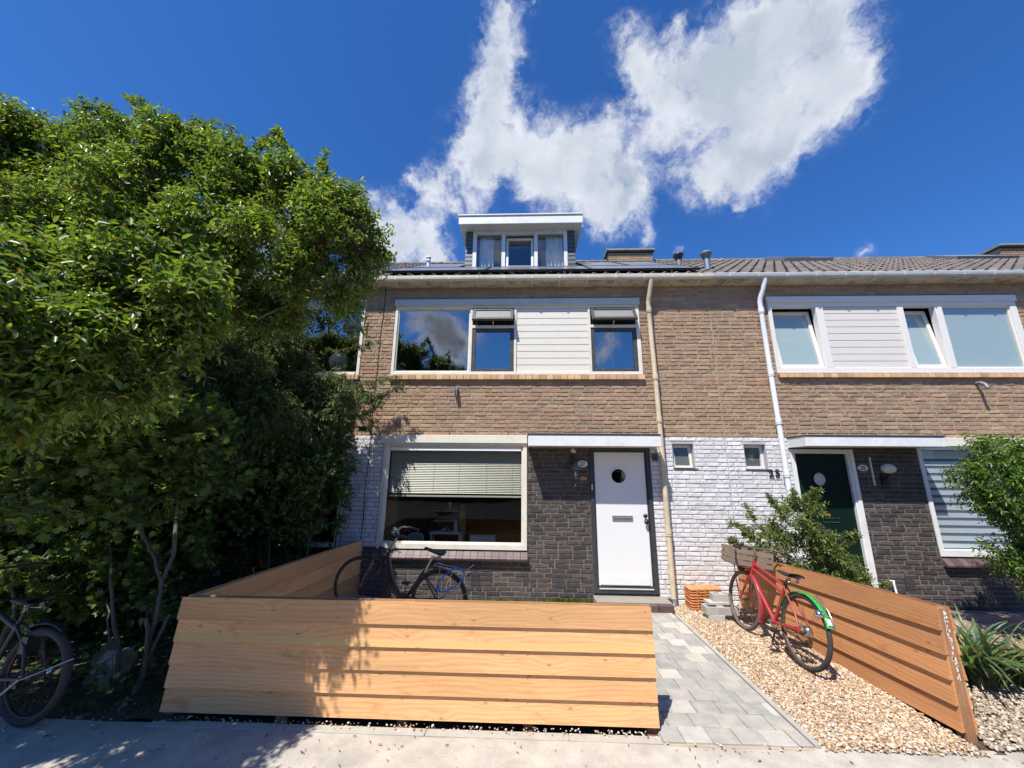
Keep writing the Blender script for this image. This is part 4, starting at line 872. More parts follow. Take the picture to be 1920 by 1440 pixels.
# ------------------------------------------------------------------ things fixed to the houses
def solar_panel(x0,x1,s0,s1,label):
    c = slope((x0+x1)/2,(s0+s1)/2,0.08); t = empty('solar_panel', c, label, 'solar panel', 'solar panels on the tiled roof')
    f_ = MB(); w_ = 0.03
    for a,b,c_,d_ in ((x0,x1,s0,s0+w_),(x0,x1,s1-w_,s1),(x0,x0+w_,s0+w_,s1-w_),(x1-w_,x1,s0+w_,s1-w_)): slab(f_, a,b,c_,d_,0.085,0.125)
    f_.build('frame', M['solar_frame'], t)
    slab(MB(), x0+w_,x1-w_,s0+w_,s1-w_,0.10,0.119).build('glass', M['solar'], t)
    r_ = MB()
    for k in (0.25,0.75): xx = x0+(x1-x0)*k; slab(r_, xx-0.02,xx+0.02,s0+0.05,s1-0.05,0.03,0.084)
    r_.build('rail', M['grey_metal'], t)
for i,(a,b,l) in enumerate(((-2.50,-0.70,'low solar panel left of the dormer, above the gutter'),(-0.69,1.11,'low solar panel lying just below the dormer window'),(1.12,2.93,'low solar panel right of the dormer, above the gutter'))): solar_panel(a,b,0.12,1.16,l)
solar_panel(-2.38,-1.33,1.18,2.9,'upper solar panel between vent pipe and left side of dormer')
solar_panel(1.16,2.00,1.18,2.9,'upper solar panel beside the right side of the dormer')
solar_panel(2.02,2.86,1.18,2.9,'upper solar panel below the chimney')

def drainpipe(pts, mat, label, collars, r=0.038, tail=None):
    c = Vector((pts[-1][0],pts[-1][1],pts[-1][2])); t = empty('drainpipe', c, label, 'drainpipe', 'drainpipes on the facades')
    MB().tube(pts, r, 14).build('pipe', mat, t)
    for x,y,z in collars:
        MB().tube([(x,y,z-0.035),(x,y,z+0.035)], r*1.17, 14).build('collar', mat, t)
        MB().ring((x,y,z-0.055),(0,0,1),r*1.12,0.006,18,6).box(x-0.012,x+0.012,y,0.0,z-0.063,z-0.047).build('clamp', mat, t)
    if tail: tail(t)
def shoe(t): MB().tube([(2.062,-0.082,0.10),(2.062,-0.085,0.03),(2.03,-0.12,-0.02)],0.048,12).build('shoe', M['lead'], t); MB().tube([(2.05,-0.09,0.05),(1.97,-0.13,0.12)],0.022,10).build('overflow', M['lead'], t)
drainpipe([(2.06,-0.20,4.925),(2.06,-0.19,4.87),(2.035,-0.10,4.62),(2.03,-0.08,4.56),(2.035,-0.08,4.0),(2.055,-0.08,3.0),(2.06,-0.08,1.8),(2.062,-0.08,0.06)], M['pipe_beige'],
    'weathered beige drainpipe between white door and white brick wall', [(2.032,-0.08,4.44),(2.052,-0.08,3.30),(2.058,-0.08,2.62),(2.062,-0.08,0.98)], tail=shoe)
drainpipe([(3.90,-0.20,4.925),(3.90,-0.19,4.87),(3.85,-0.10,4.62),(3.845,-0.08,4.56),(3.845,-0.08,3.4),(3.855,-0.08,2.4),(3.865,-0.08,0.02)], M['pipe_white'],
    'clean white drainpipe beside the digits 25', [(3.845,-0.08,4.42),(3.85,-0.08,3.36),(3.853,-0.08,2.60),(3.858,-0.08,1.82)])

# venetian blind in the lower window
vb = empty('venetian_blind', (-1.1,0.11,1.42), 'pale green venetian blind covering upper half of the large window', 'blind')
z = 2.16; i = 0
sm = MB().prism([(-0.013,-0.004),(0.0,0.001),(0.013,0.006),(0.013,0.0068),(0.0,0.0018),(-0.013,-0.0032)], 'x', -1.045, 1.045).mesh('slat', M['blind'])
while z > 1.455:
    o = bpy.data.objects.new('slat', sm); col.objects.link(o); o.parent = vb; o.location = (0.0, 0, z-1.42); o.rotation_euler = (R(36),0,0); z -= 0.0262
MB().cbox(-2.148,-0.058,0.098,0.122,1.412,1.438).build('bottom_rail', M['blind'], vb)
for x in (-1.85,-1.45,-1.05,-0.62,-0.22): MB().box(x,x+0.002,0.094,0.096,1.43,2.17).build('cord', M['blind'], vb)

# plates, lamps and small fittings
def oval(x,z,a,b,mat,name,label,cat,txt=None,size=0.07,tm=None,group=None):
    t = empty(name, (x,-0.012,z), label, cat, group)
    vs = [(x+a*math.cos(2*math.pi*k/28), -0.012, z+b*math.sin(2*math.pi*k/28)) for k in range(28)]
    vb_ = [(p[0],0.002,p[2]) for p in vs]; n = 28
    MB().add(vs+vb_, [tuple(range(n)),]+[(k,k+n,(k+1)%n+n,(k+1)%n) for k in range(n)]).build('plate', mat, t)
    if txt: text('number', txt, size, (x,-0.0135,z-0.002), (R(90),0,0), tm or M['black'], t, 0.0015, 0.0015)
    return t
oval(0.867,1.930,0.078,0.050,M['ivory'],'number_plate','oval ivory house number plate 27 beside white door','number plate','27',0.078,group='oval number plates')
oval(0.873,1.715,0.056,0.031,M['brass'],'name_plate','small oval brass plate just below the zinc lantern','plate')
oval(5.028,1.905,0.074,0.048,M['ivory'],'number_plate','oval ivory house number plate 25 beside green door','number plate','25',0.074,group='oval number plates')
t = empty('house_number', (3.724,0,1.749), 'large dark metal digits 25 on white painted brick', 'house number')
text('digit','2',0.155,(3.675,-0.012,1.812),(R(90),0,0),M['black'],t,0.008,0.0015); text('digit','5',0.155,(3.768,-0.012,1.812),(R(90),0,0),M['black'],t,0.008,0.0015)
t = empty('wall_lantern', (0.745,-0.09,1.69), 'old zinc carriage lantern hanging beside oval number plate 27', 'lantern')
MB().lathe((0.745,-0.10,1.700),(0,0,1),[(0.038,0),(0.040,0.008),(0.036,0.012)],6,False).build('base', M['lantern'], t)
MB().lathe((0.745,-0.10,1.712),(0,0,1),[(0.036,0),(0.056,0.13)],6,False).build('glass', M['glass'], t)
bars = MB()
for k in range(6):
    a = 2*math.pi*k/6; bars.tube([(0.745+0.036*math.cos(a),-0.10+0.036*math.sin(a),1.712),(0.745+0.056*math.cos(a),-0.10+0.056*math.sin(a),1.842)],0.003,4)
bars.build('glazing_bar', M['lantern'], t)
MB().lathe((0.745,-0.10,1.745),(0,0,1),[(0.012,0),(0.014,0.05),(0.006,0.07)],8).build('bulb', M['ivory'], t)
MB().lathe((0.745,-0.10,1.842),(0,0,1),[(0.062,0),(0.086,0.002),(0.045,0.055),(0.042,0.075),(0.020,0.10),(0.008,0.115)],12).build('cap', M['lantern'], t)
MB().tube([(0.745,-0.10,1.95),(0.745,-0.10,2.0),(0.72,-0.08,2.04),(0.70,-0.02,2.03)],0.009,8).box(0.675,0.725,-0.016,0.004,1.94,2.06).build('bracket', M['black'], t)
MB().tube([(0.748,-0.012,1.595),(0.748,-0.012,1.630)],0.007,8).thing('screw_plug', M['white_plastic'], 'tiny white screw plug in dark brick under the lantern', 'plug')
MB().prism([(0.69,2.12),(0.70,2.16),(0.72,2.15),(0.735,2.17),(0.745,2.145),(0.775,2.13),(0.77,2.10),(0.73,2.095)],'y',-0.010,0.002).thing('wall_ornament', M['ivory'], 'small ivory rabbit shaped patch high on dark brick under the canopy', 'ornament')
MB().cbox(0.988,1.006,-0.034,-0.019,1.55,1.63).thing('doorbell', M['white_plastic'], 'small white doorbell button on dark door frame', 'doorbell')
mb = MB().cbox(1.925,2.01,-0.03,0.0,1.985,2.085); t = mb.thing('junction_box', M['old_dark'], 'little grey box on wall behind beige drainpipe', 'box')
# globe lamp and strip thermometer by door 25
t = empty('wall_lamp', (5.27,-0.10,1.78), 'round milk glass wall lamp on dark brick beside door 25', 'lamp')
MB().ball((5.285,-0.13,1.895),0.095,22,12,(1,0.8,0.72)).build('globe', M['milk_glass'], t); MB().tube([(5.285,-0.01,1.74),(5.285,-0.09,1.75),(5.285,-0.13,1.82)],0.028,10).box(5.25,5.36,-0.03,0.0,1.66,1.80).build('arm', M['black'], t)
MB().cbox(5.140,5.158,-0.022,0.0,1.655,2.06).thing('thermometer', M['ivory'], 'long thin ivory strip between plate 25 and globe lamp', 'strip')
MB().tube([(5.10,-0.01,0.36),(5.10,-0.06,0.37),(5.085,-0.07,0.33),(5.11,-0.07,0.10)],0.013,10).thing('overflow_pipe', M['white_plastic'], 'thin white bent pipe low on the dark wall right of door 25', 'pipe')
# loose cable box on the upper wall and pipe stub at 25
t = empty('cable_bracket', (-1.125,-0.03,3.0), 'small grey cable bracket with dangling wires below left upstairs window', 'bracket')
MB().box(-1.150,-1.100,-0.055,0.0,3.085,3.13).box(-1.147,-1.133,-0.10,-0.02,2.985,3.09).box(-1.118,-1.104,-0.10,-0.02,2.985,3.09).build('clip', M['grey_metal'], t)
MB().tube([(-1.125,-0.05,3.0),(-1.128,-0.06,2.93),(-1.14,-0.03,2.86)],0.004,5).tube([(-1.12,-0.05,3.0),(-1.10,-0.03,2.92),(-1.104,-0.012,2.72)],0.003,5).build('wire', M['ivory'], t)
MB().tube([(6.985,0.0,3.205),(6.985,-0.07,3.20),(6.975,-0.13,3.16),(6.975,-0.15,3.10)],0.026,12).thing('pipe_stub', M['lead'], 'short grey bent pipe stub under big frosted window of 25', 'pipe')
# ------------------------------------------------------------------ ground
g = MB().box(-300,300,-300,300,-0.30,-0.06); struct('ground', g, M['soil'])
# bumpy sidewalk sheet in front, street beyond behind the camera
def sheet(name, x0,x1,y0,y1,z,nx,ny,amp,mat,seed=0,kind=True):
    q = np.random.default_rng(seed); X,Y = np.meshgrid(np.linspace(x0,x1,nx+1),np.linspace(y0,y1,ny+1))
    a = amp*(np.sin(X*3.1+seed)*np.cos(Y*2.3)+0.6*np.sin(X*7.7+Y*5.1)+0.5*q.standard_normal(X.shape))
    v = np.stack([X,Y,z+a],-1).reshape(-1,3).tolist(); n = nx+1
    f = [(j*n+i,j*n+i+1,(j+1)*n+i+1,(j+1)*n+i) for j in range(ny) for i in range(nx)]
    m_ = MB(); m_.add(v,f,True); return struct(name, m_, mat)
sheet('sidewalk', -9,12,-6.4,-2.88,-0.012,210,40,0.0022,M['sidewalk'],1)
struct('road', MB().box(-60,60,-17.0,-6.39,-0.055,-0.03), pmat('asphalt',(0.055,0.055,0.057),0.9,0.2,3,120,0.5))
sheet('garden_soil', -9,-2.46,-2.885,0.0,-0.005,70,34,0.010,M['soil'],3)
sheet('front_garden', -2.46,0.92,-2.75,0.0,-0.008,40,34,0.006,M['sandy'],5)
sheet('gravel_bed', 1.97,3.03,-2.90,0.0,-0.010,20,40,0.006,M['sandy'],7)
sheet('neighbour_bed', 3.05,9.5,-2.92,0.0,-0.012,70,40,0.006,M['soil'],9)
kb = empty('kerb', (0.0,-2.9,0.0), kind='structure')
x = -2.7
while x < 0.93:
    MB().cbox(x,min(x+0.995,0.93),-2.935,-2.865,-0.05,-0.003,0.004).build('kerb_stone', M['kerb'], kb); x += 1.0
eg = empty('path_edging', (1.95,-1.6,0.0), kind='structure'); y = -2.93
while y < -0.42:
    MB().box(1.935,1.975,y,min(y+0.985,-0.42),-0.06,0.012).build('edging_stone', M['kerb'], eg); y += 0.99
# paved path: each paver its own
pth = empty('path', (1.43,-1.7,0.0), kind='structure')
struct('path_bed', MB().box(0.93,1.935,-2.945,-0.36,-0.06,-0.010), M['sandy'])
PV = [(0.315,0.298,0.262),(0.285,0.272,0.245),(0.345,0.31,0.283),(0.305,0.288,0.252),(0.275,0.264,0.240),(0.33,0.312,0.275),(0.45,0.42,0.36),(0.41,0.385,0.335)]
q = random.Random(5); pv_cache = {}
for r_ in range(15):
    y0 = -2.925+r_*0.1715; y1 = y0+0.1715; x = 0.935-(0.09 if r_%2 else 0.0)-(0.04 if r_%3==0 else 0)
    while x < 1.93:
        w_ = 0.188; a,b = max(x,0.935),min(x+w_,1.932); x += w_
        if b-a < 0.03: continue
        ci = q.randrange(8) if q.random()<0.75 else q.randrange(6); key = (round(b-a,2),ci)
        if key not in pv_cache:
            m_ = MB(); m_.cur = PV[ci]; hw = (b-a)/2-0.002; hh = 0.0838; c = 0.004
            m_.add([(-hw+c,-hh+c,0),(hw-c,-hh+c,0),(hw-c,hh-c,0),(-hw+c,hh-c,0),(-hw,-hh,-c),(hw,-hh,-c),(hw,hh,-c),(-hw,hh,-c),(-hw,-hh,-0.05),(hw,-hh,-0.05),(hw,hh,-0.05),(-hw,hh,-0.05)],
                [(0,1,2,3),(0,4,5,1),(1,5,6,2),(2,6,7,3),(3,7,4,0),(4,8,9,5),(5,9,10,6),(6,10,11,7),(7,11,8,4)]); pv_cache[key] = m_.mesh('paver', M['paver'])
        o = bpy.data.objects.new('paver', pv_cache[key]); col.objects.link(o); o.parent = pth
        o.location = Vector(((a+b)/2,(y0+y1)/2,0.004+q.uniform(-0.0025,0.0025)))-pth.location; o.rotation_euler = (q.uniform(-.008,.008),q.uniform(-.008,.008),q.uniform(-.006,.006))
# door step
st = empty('door_step', (1.45,-0.18,0.0), 'low concrete door step edged with dark bricks below the white door', 'step')
MB().cbox(0.955,1.965,-0.285,0.004,-0.02,0.098,0.006).build('slab', M['concrete_step'], st)
x = 0.93
for i in range(5):
    MB().cbox(x,x+0.2,-0.365,-0.290,-0.03,0.088,0.006).build('edge_brick', M['sill_dark'], st); x += 0.208
st2 = empty('door_step', (4.47,-0.15,0.0), 'grey concrete step under the dark green door', 'step')
MB().cbox(3.98,5.0,-0.30,0.004,-0.02,0.10,0.006).build('slab', M['concrete_step'], st2)
# neighbour path of red-brown clinkers
p25 = empty('neighbour_path', (5.2,-1.2,0.0), kind='structure')
ck = MB().box(-0.0975,0.0975,-0.0475,0.0475,-0.05,0).mesh('clinker', M['red_path']); cnt = 0
for r_ in range(30):
    for c in range(14):
        X = 4.35+c*0.2+(0.1 if r_%2 else 0); Y = -2.85+r_*0.097
        if Y > -0.36 and X < 5.0: continue
        if X < 4.35 or abs((X-4.75)-(Y+2.6)*0.10) > 0.55 and Y < -0.75: continue
        if cnt >= 298: break
        cnt += 1; o = bpy.data.objects.new('clinker', ck); col.objects.link(o); o.parent = p25; o.location = Vector((X,Y,0.004+q.uniform(-.003,.003)))-p25.location

# gravel: one low stone shape scattered thousands of times, joined as one mass
def pebbles(name, regions, n, smin, smax, pal, z=0.0, seed=1):
    q = np.random.default_rng(seed)
    base = np.array([(0,0,1),(.89,0,.45),(.28,.85,.45),(-.72,.53,.45),(-.72,-.53,.45),(.28,-.85,.45),(.72,.53,-.45),(-.28,.85,-.45),(-.89,0,-.45),(-.28,-.85,-.45),(.72,-.53,-.45),(0,0,-1)])
    tri = np.array([(0,1,2),(0,2,3),(0,3,4),(0,4,5),(0,5,1),(1,6,2),(2,7,3),(3,8,4),(4,9,5),(5,10,1),(6,7,2),(7,8,3),(8,9,4),(9,10,5),(10,6,1)])
    V=[];C=[]
    tot = sum(r[4] for r in regions)
    for (x0,x1,y0,y1,wt) in regions:
        k = int(n*wt/tot); P_ = np.stack([q.uniform(x0,x1,k),q.uniform(y0,y1,k),z+q.uniform(-0.004,0.010,k)],-1)
        S_ = q.uniform(smin,smax,(k,1,1))*np.stack([q.uniform(.8,1.3,k),q.uniform(.7,1.0,k),q.uniform(.45,.75,k)],-1)[:,None,:]
        b = base[None]*(1+q.uniform(-.18,.18,(k,12,1))); b = b*S_
        a = q.uniform(0,6.28,k); t = q.uniform(-.4,.4,k)
        ca,sa,ct,stt = np.cos(a),np.sin(a),np.cos(t),np.sin(t)
        x = b[...,0]*ca[:,None]-b[...,1]*sa[:,None]; y = b[...,0]*sa[:,None]+b[...,1]*ca[:,None]; zz = b[...,2]
        y2 = y*ct[:,None]-zz*stt[:,None]; z2 = y*stt[:,None]+zz*ct[:,None]
        V.append(np.stack([x,y2,z2],-1)+P_[:,None,:])
        c = np.array(pal)[q.integers(0,len(pal),k)]*q.uniform(.8,1.15,(k,1)); C.append(np.repeat(c[:,None],12,1))
    V = np.concatenate(V); C = np.concatenate(C); k = len(V)
    F = (tri[None]+(np.arange(k)*12)[:,None,None]).reshape(-1,3)
    return np_mesh(name, V.reshape(-1,3), F, np.clip(C.reshape(-1,3),0,0.9), M['pebble'], True)
def np_mesh(name, V, F, C, mat, smooth=False):
    me = bpy.data.meshes.new(name); k = F.shape[1]
    me.vertices.add(len(V)); me.vertices.foreach_set('co', np.ascontiguousarray(V,dtype=np.float32).ravel())
    me.loops.add(F.size); me.loops.foreach_set('vertex_index', F.ravel().astype(np.int32))
    me.polygons.add(len(F)); me.polygons.foreach_set('loop_start', (np.arange(len(F))*k).astype(np.int32))
    me.polygons.foreach_set('loop_total', np.full(len(F),k,np.int32))
    if smooth: me.polygons.foreach_set('use_smooth', np.ones(len(F),bool))
    at = me.color_attributes.new('tint','FLOAT_COLOR','POINT'); a = np.ones((len(V),4),np.float32); a[:,:3] = C; at.data.foreach_set('color', a.ravel())
    me.materials.append(mat); me.update(calc_edges=True); return me
def link(name, me, parent=None, label=None, cat=None, kind=None):
    o = bpy.data.objects.new(name, me); col.objects.link(o)
    if parent is not None: o.parent = parent; o.location = -root_of(parent).location
    return tag(o,label,cat,None,kind)
GP = [(0.48,0.36,0.21),(0.54,0.43,0.28),(0.42,0.28,0.16),(0.60,0.52,0.40),(0.34,0.20,0.12),(0.46,0.31,0.18),(0.30,0.22,0.16),(0.55,0.40,0.22),(0.64,0.58,0.49),(0.30,0.16,0.10)]
link('gravel', pebbles('gravel',[(1.975,3.02,-2.90,-0.01,1.0),(1.985,3.02,-2.96,-2.88,0.012)],27000,0.0055,0.0125,GP,0.002,2), None,'coarse tan and rust gravel filling strip beside the paved path','gravel','stuff')
link('gravel', pebbles('gravel',[(3.12,4.35,-2.90,-1.5,1.0),(4.9,7.5,-1.1,-0.5,0.2),(5.2,7.5,-2.9,-1.3,0.25)],8500,0.006,0.017,[(0.46,0.39,0.29),(0.38,0.30,0.21),(0.30,0.24,0.18),(0.54,0.48,0.38),(0.28,0.20,0.13)],0.002,3), None,'pale pebbles scattered round the strap leaved plant','gravel','stuff')
link('gravel', pebbles('gravel',[(-2.6,0.95,-2.90,-2.82,1.0),(0.93,2.0,-2.99,-2.9,0.12),(-4.6,-2.6,-3.1,-2.6,0.35)],420,0.004,0.010,GP+[(0.7,0.68,0.6)],-0.004,4), None,'loose grit and crumbs along the foot of the front fence','grit','stuff')

# ------------------------------------------------------------------ fences
def fence(name, p0, p1, ztop, zbot, n, thick, mat, label, posts, front=1, stagger=0.004, caps=True, lean=0.012, drop=(0,0)):
    """double-sided fence of overlapping boards between p0 and p1 (x,y); front=+1: outer face on the right-hand side of p0->p1"""
    p0 = Vector((p0[0],p0[1],0)); p1 = Vector((p1[0],p1[1],0)); d = (p1-p0); L_ = d.length; d.normalize(); nrm = Vector((d.y,-d.x,0))
    t = empty(name, (p0+p1)/2, label, 'fence'); h = (ztop-zbot)/n; q = random.Random(len(label))
    for side in (1,-1):
        for i in range(n):
            za = zbot+i*h; zb = za+h; off = thick/2
            sec = [(off, za+0.004),(off+0.026, za),(off+0.025, za+0.004),(off+0.0055, zb+(0.010 if i<n-1 else 0)),(off, zb+(0.010 if i<n-1 else 0))]
            e0 = q.uniform(-1,1)*stagger; e1 = q.uniform(-1,1)*stagger
            m_ = MB(); nseg = 1; vs = []
            for (s,dr) in ((0-e0+0.0,drop[0]),(L_+e1,drop[1])):
                for (o_,z) in sec: vs.append(tuple(p0+d*s+nrm*o_*side+Vector((0,0,z+dr))))
            k = 5; m_.add(vs, [tuple(range(k)),tuple(range(k,2*k))[::-1]]+[(a,a+k,(a+1)%k+k,(a+1)%k) for a in range(k)])
            if i == n-2 and name == 'front_fence' and side == 1:      # yellow sapwood along the lower edge of one board
                a_,b_ = m_.v[1],m_.v[4-1]; m_.v = list(m_.v); fc = []
                lo = [Vector(m_.v[2]).lerp(Vector(m_.v[3]),0.27), Vector(m_.v[7]).lerp(Vector(m_.v[8]),0.27)]; b0 = len(m_.v); m_.v += [tuple(x) for x in lo]
                m_.f = [f for f in m_.f if set(f) != {2,7,8,3}]; m_.f += [(2,7,b0+1,b0),(b0,b0+1,8,3)]; m_.sm = [False]*len(m_.f); m_.t = [None]*len(m_.f)
                o = m_.build('board', mat, t); at = o.data.attributes.new('sap','FLOAT','FACE'); at.data[len(m_.f)-2].value = 0.8; at.data[1 if False else 0].value = 0.0
                continue
            o = m_.build('board', mat, t)
    for s in posts:
        c = p0+d*s; dr = drop[0]+(drop[1]-drop[0])*s/L_
        MB().obox(c+Vector((0,0,(zbot-0.12+ztop-0.012)/2+dr)), d, nrm, (0,0,1), 0.034, thick/2-0.0015, (ztop-0.012-zbot+0.12)/2).build('post', M['post'], t)
    # screw heads on the outer face
    sc_ = MB()
    for s in posts:
        for i in range(n):
            for fz in (0.25,0.78):
                c = p0+d*(min(max(s,0.03),L_-0.03))+nrm*(thick/2+0.0215-0.0145*fz); dr = drop[0]+(drop[1]-drop[0])*s/L_; c.z = zbot+(i+fz)*h+dr
                sc_.lathe(c, nrm, [(0.004,0),(0.004,0.0012)], 7, False)
    sc_.build('screw', M['rusty'], t, kind='stuff')
    return t
FF = fence('front_fence', (-2.705,-2.785), (0.945,-2.785), 0.795, 0.030, 5, 0.052, M['larch'], 'low fence of pale larch boards facing the sidewalk', [0.04,0.90,1.80,2.72,3.60])
SF = fence('side_fence', (-2.475,-0.02), (-2.675,-2.735), 0.790, 0.030, 5, 0.05, M['larch'], 'larch side fence running from front fence to house beside the shrubs', [0.05,0.95,1.85,2.68])
DF = fence('dividing_fence', (3.085,-2.80), (3.03,-0.06), 0.835, 0.040, 5, 0.070, M['larch_oiled'], 'orange stained larch fence dividing the two gardens, red bicycle against it', [0.034,0.9,1.8,2.69], drop=(0,-0.13))
# pale drips of old paint on the end post
pd = MB(); q = random.Random(3)
for i in range(34):
    z = q.uniform(0.36,0.80) ; x = 3.085+q.uniform(-0.012,0.012); s = q.uniform(0.003,0.009)
    pd.box(x-s*0.6,x+s*0.6,-2.8025,-2.7995,z-s*1.6,z+s*1.6)
pd.build('paint_fleck', M['ivory'], DF, kind='stuff')

# ------------------------------------------------------------------ bicycles
def wheel(parent, cx, R_, tyre, rim, name='wheel', tr=0.019, steer=None, hub=0.022, spokes=32, hubmat=None):
    """wheel in the bicycle's own x-z plane, centre (cx,0,R_)"""
    c = Vector((cx,0,R_)); rr = R_-tr
    w_ = MB().ring(c,(0,1,0),rr-tr*0.75,0.009,56,6,flat=1.2)
    w_.lathe(c+Vector((0,-0.035,0)),(0,1,0),[(0.010,-0.012),(hub,0),(hub*0.6,0.008),(hub*0.6,0.062),(hub,0.070),(0.010,0.082)],14)
    for k in range(spokes):
        a = 2*math.pi*k/spokes; sd = 0.028 if k%2 else -0.028; b = a+(0.30 if (k//2)%2 else -0.30)
        w_.tube([c+Vector((math.cos(a)*hub*0.9,sd,math.sin(a)*hub*0.9)), c+Vector((math.cos(b*0.5+a*0.5)*(rr-tr*0.9),0,math.sin(b*0.5+a*0.5)*(rr-tr*0.9)))],0.0010,3,False)
    W_ = w_.build(name, rim, parent, local=True)
    MB().ring(c,(0,1,0),rr,tr,64,10).build('tyre', tyre, W_, local=True)
    return W_
def arc(c, r, a0, a1, n): return [Vector((c[0]+r*math.cos(R(a0+(a1-a0)*i/n)), 0, c[1]+r*math.sin(R(a0+(a1-a0)*i/n)))) for i in range(n+1)]
def mudguard(parent, c, r, a0, a1, w_, mat, name='mudguard'):
    n = 26; vs = []; k = 5
    for i in range(n+1):
        a = R(a0+(a1-a0)*i/n)
        for j in range(k):
            t = (j/(k-1)-0.5)*2; rr = r-0.010*t*t; vs.append((c[0]+rr*math.cos(a), t*w_/2, c[1]+rr*math.sin(a)))
        for j in range(k)[::-1]:
            t = (j/(k-1)-0.5)*2; rr = r-0.0025-0.010*t*t; vs.append((c[0]+rr*math.cos(a), t*w_/2*0.96, c[1]+rr*math.sin(a)))
    m_ = 2*k; fs = [(i*m_+j,(i+1)*m_+j,(i+1)*m_+(j+1)%m_,i*m_+(j+1)%m_) for i in range(n) for j in range(m_)]+[tuple(range(m_))[::-1],tuple(range(n*m_,n*m_+m_))]
    return MB().add(vs, fs, True).build(name, mat, parent, local=True)
def saddle(parent, x, z, mat, l=0.25, w_=0.19, tilt=0.0):
    n = 10; k = 12; vs = []
    for i in range(n+1):
        t = i/n; hw = (w_/2)*(1-t)**0.9*(0.75+0.25*math.cos(t*2.6))+0.022*t+0.012 if t>0 else w_/2*0.8
        th = 0.030*(1-0.45*t); zz = z+0.012*(1-t)**2-0.006*math.sin(t*3)+tilt*t
        for j in range(k):
            a = 2*math.pi*j/k; vs.append((x-0.13+t*l+0.01*math.cos(a)*(t in (0,1)), hw*math.cos(a), zz+th*math.sin(a)*(1.0 if math.sin(a)>0 else 0.55)))
    fs = [(i*k+j,(i+1)*k+j,(i+1)*k+(j+1)%k,i*k+(j+1)%k) for i in range(n) for j in range(k)]+[tuple(range(k))[::-1],tuple(range(n*k,(n+1)*k))]
    s = MB().add(vs, fs, True).build('saddle', mat, parent, local=True)
    sp = MB()
    for sy in (-1,1):
        pts = []; 
        for i in range(25): a = i*1.2; pts.append((x-0.075+0.015*math.cos(a), sy*0.045+0.015*math.sin(a), z-0.055+i*0.0018))
        sp.tube(pts,0.003,4)
    sp.tube([(x-0.08,-0.04,z-0.05),(x,0,z-0.045),(x-0.08,0.04,z-0.05)],0.005,6); sp.build('saddle_spring', M['chrome'], s, local=True)
def crankset(parent, bb, ang, cl, mat, pedal=True, ring_r=0.075, ringmat=None):
    c = Vector((bb[0],0,bb[1])); m_ = MB().lathe(c+Vector((0,-0.055,0)),(0,1,0),[(0.02,0),(0.022,0.01),(0.022,0.10),(0.02,0.11)],14)
    out = []
    for s in (1,-1):
        a = ang if s>0 else ang+math.pi; e = c+Vector((math.cos(a)*cl, s*0.075, math.sin(a)*cl)); m_.tube([c+Vector((0,s*0.06,0)),c+Vector((0,s*0.068,0)),e],[0.012,0.012,0.009],8); out.append(e)
        m_.ring(c+Vector((0,-0.045,0)),(0,1,0),ring_r,0.005,32,5)
    K = m_.build('crank', mat, parent, local=True)
    for s,e in zip((1,-1),out): MB().box(e.x-0.04,e.x+0.04,e.y+(0.0 if s>0 else -0.09),e.y+(0.09 if s>0 else 0.0),e.z-0.012,e.z+0.012).build('pedal', M['black'], K, local=True)
def bicycle(label, name='bicycle', group='bicycles parked in front of the houses'):
    return empty(name,(0,0,0),label,'bicycle',group)
def pose(o, rear, fwd, upv):
    f = Vector(fwd).normalized(); u = Vector(upv); u = (u-f*u.dot(f)).normalized(); l = u.cross(f)
    mm = Matrix((f,l,u)).transposed().to_4x4(); mm.translation = Vector(rear); o.matrix_world = mm
V = Vector
# --- red bicycle with the crate
rb = bicycle('red bicycle with green rear mudguard leaning on the dividing fence')
RR, WB = 0.322, 0.965
wheel(rb, 0.0, RR, M['rubber'], M['rusty'], hub=0.042, tr=0.021)
fwh = wheel(rb, WB, RR, M['rubber_mauve'], M['rusty'], tr=0.021)
BB = V((0.425,0,0.262)); SC = V((0.262,0,0.655)); HT = V((0.790,0,0.775)); HB = V((0.835,0,0.625)); ST = V((0.235,0,0.72))
fr_ = MB().tube([BB,SC],0.0165,12).tube([HB,BB],0.0185,12).tube([HB+(HB-HT)*0.1,HT+(HT-HB)*0.1],0.0205,12)
fr_.tube([HT+(HB-HT)*0.12,SC+V((0.0,0,0.0))],0.0150,12).tube([HT+(HB-HT)*0.50,SC+(BB-SC)*0.20],0.0150,12)
for s in (-1,1):
    fr_.tube([BB+V((-0.02,s*0.03,0)),V((0.0,s*0.060,RR))],0.009,8).tube([SC+V((0,s*0.018,-0.01)),V((0.05,s*0.045,RR+0.10)),V((0.0,s*0.060,RR))],0.008,8)
    fr_.lathe(V((0,s*0.060,RR))-V((0,0.006,0)),(0,1,0),[(0.022,0),(0.022,0.012)],10)
fr_.lathe(BB-V((0,0.036,0)),(0,1,0),[(0.024,0),(0.024,0.072)],14).build('frame', M['red_paint'], rb, local=True)
fk = MB().box(HB.x-0.012,HB.x+0.03,-0.045,0.045,HB.z-0.035,HB.z-0.01)
for s in (-1,1): fk.tube([HB+V((0.008,s*0.042,-0.02)),HB+V((0.045,s*0.046,-0.14)),V((WB-0.012,s*0.050,RR+0.04)),V((WB,s*0.050,RR))],[0.013,0.012,0.009,0.008],8)
fk.build('fork', M['red_paint'], rb, local=True)
MB().tube([SC,ST],0.012,10).lathe(SC+V((0,0,0.0)),(-0.18,0,1),[(0.020,-0.012),(0.020,0.014)],12).build('seat_post', M['rusty'], rb, local=True)
saddle(rb, 0.225, 0.765, M['black'], tilt=0.01)
for s in (-1,1): pass
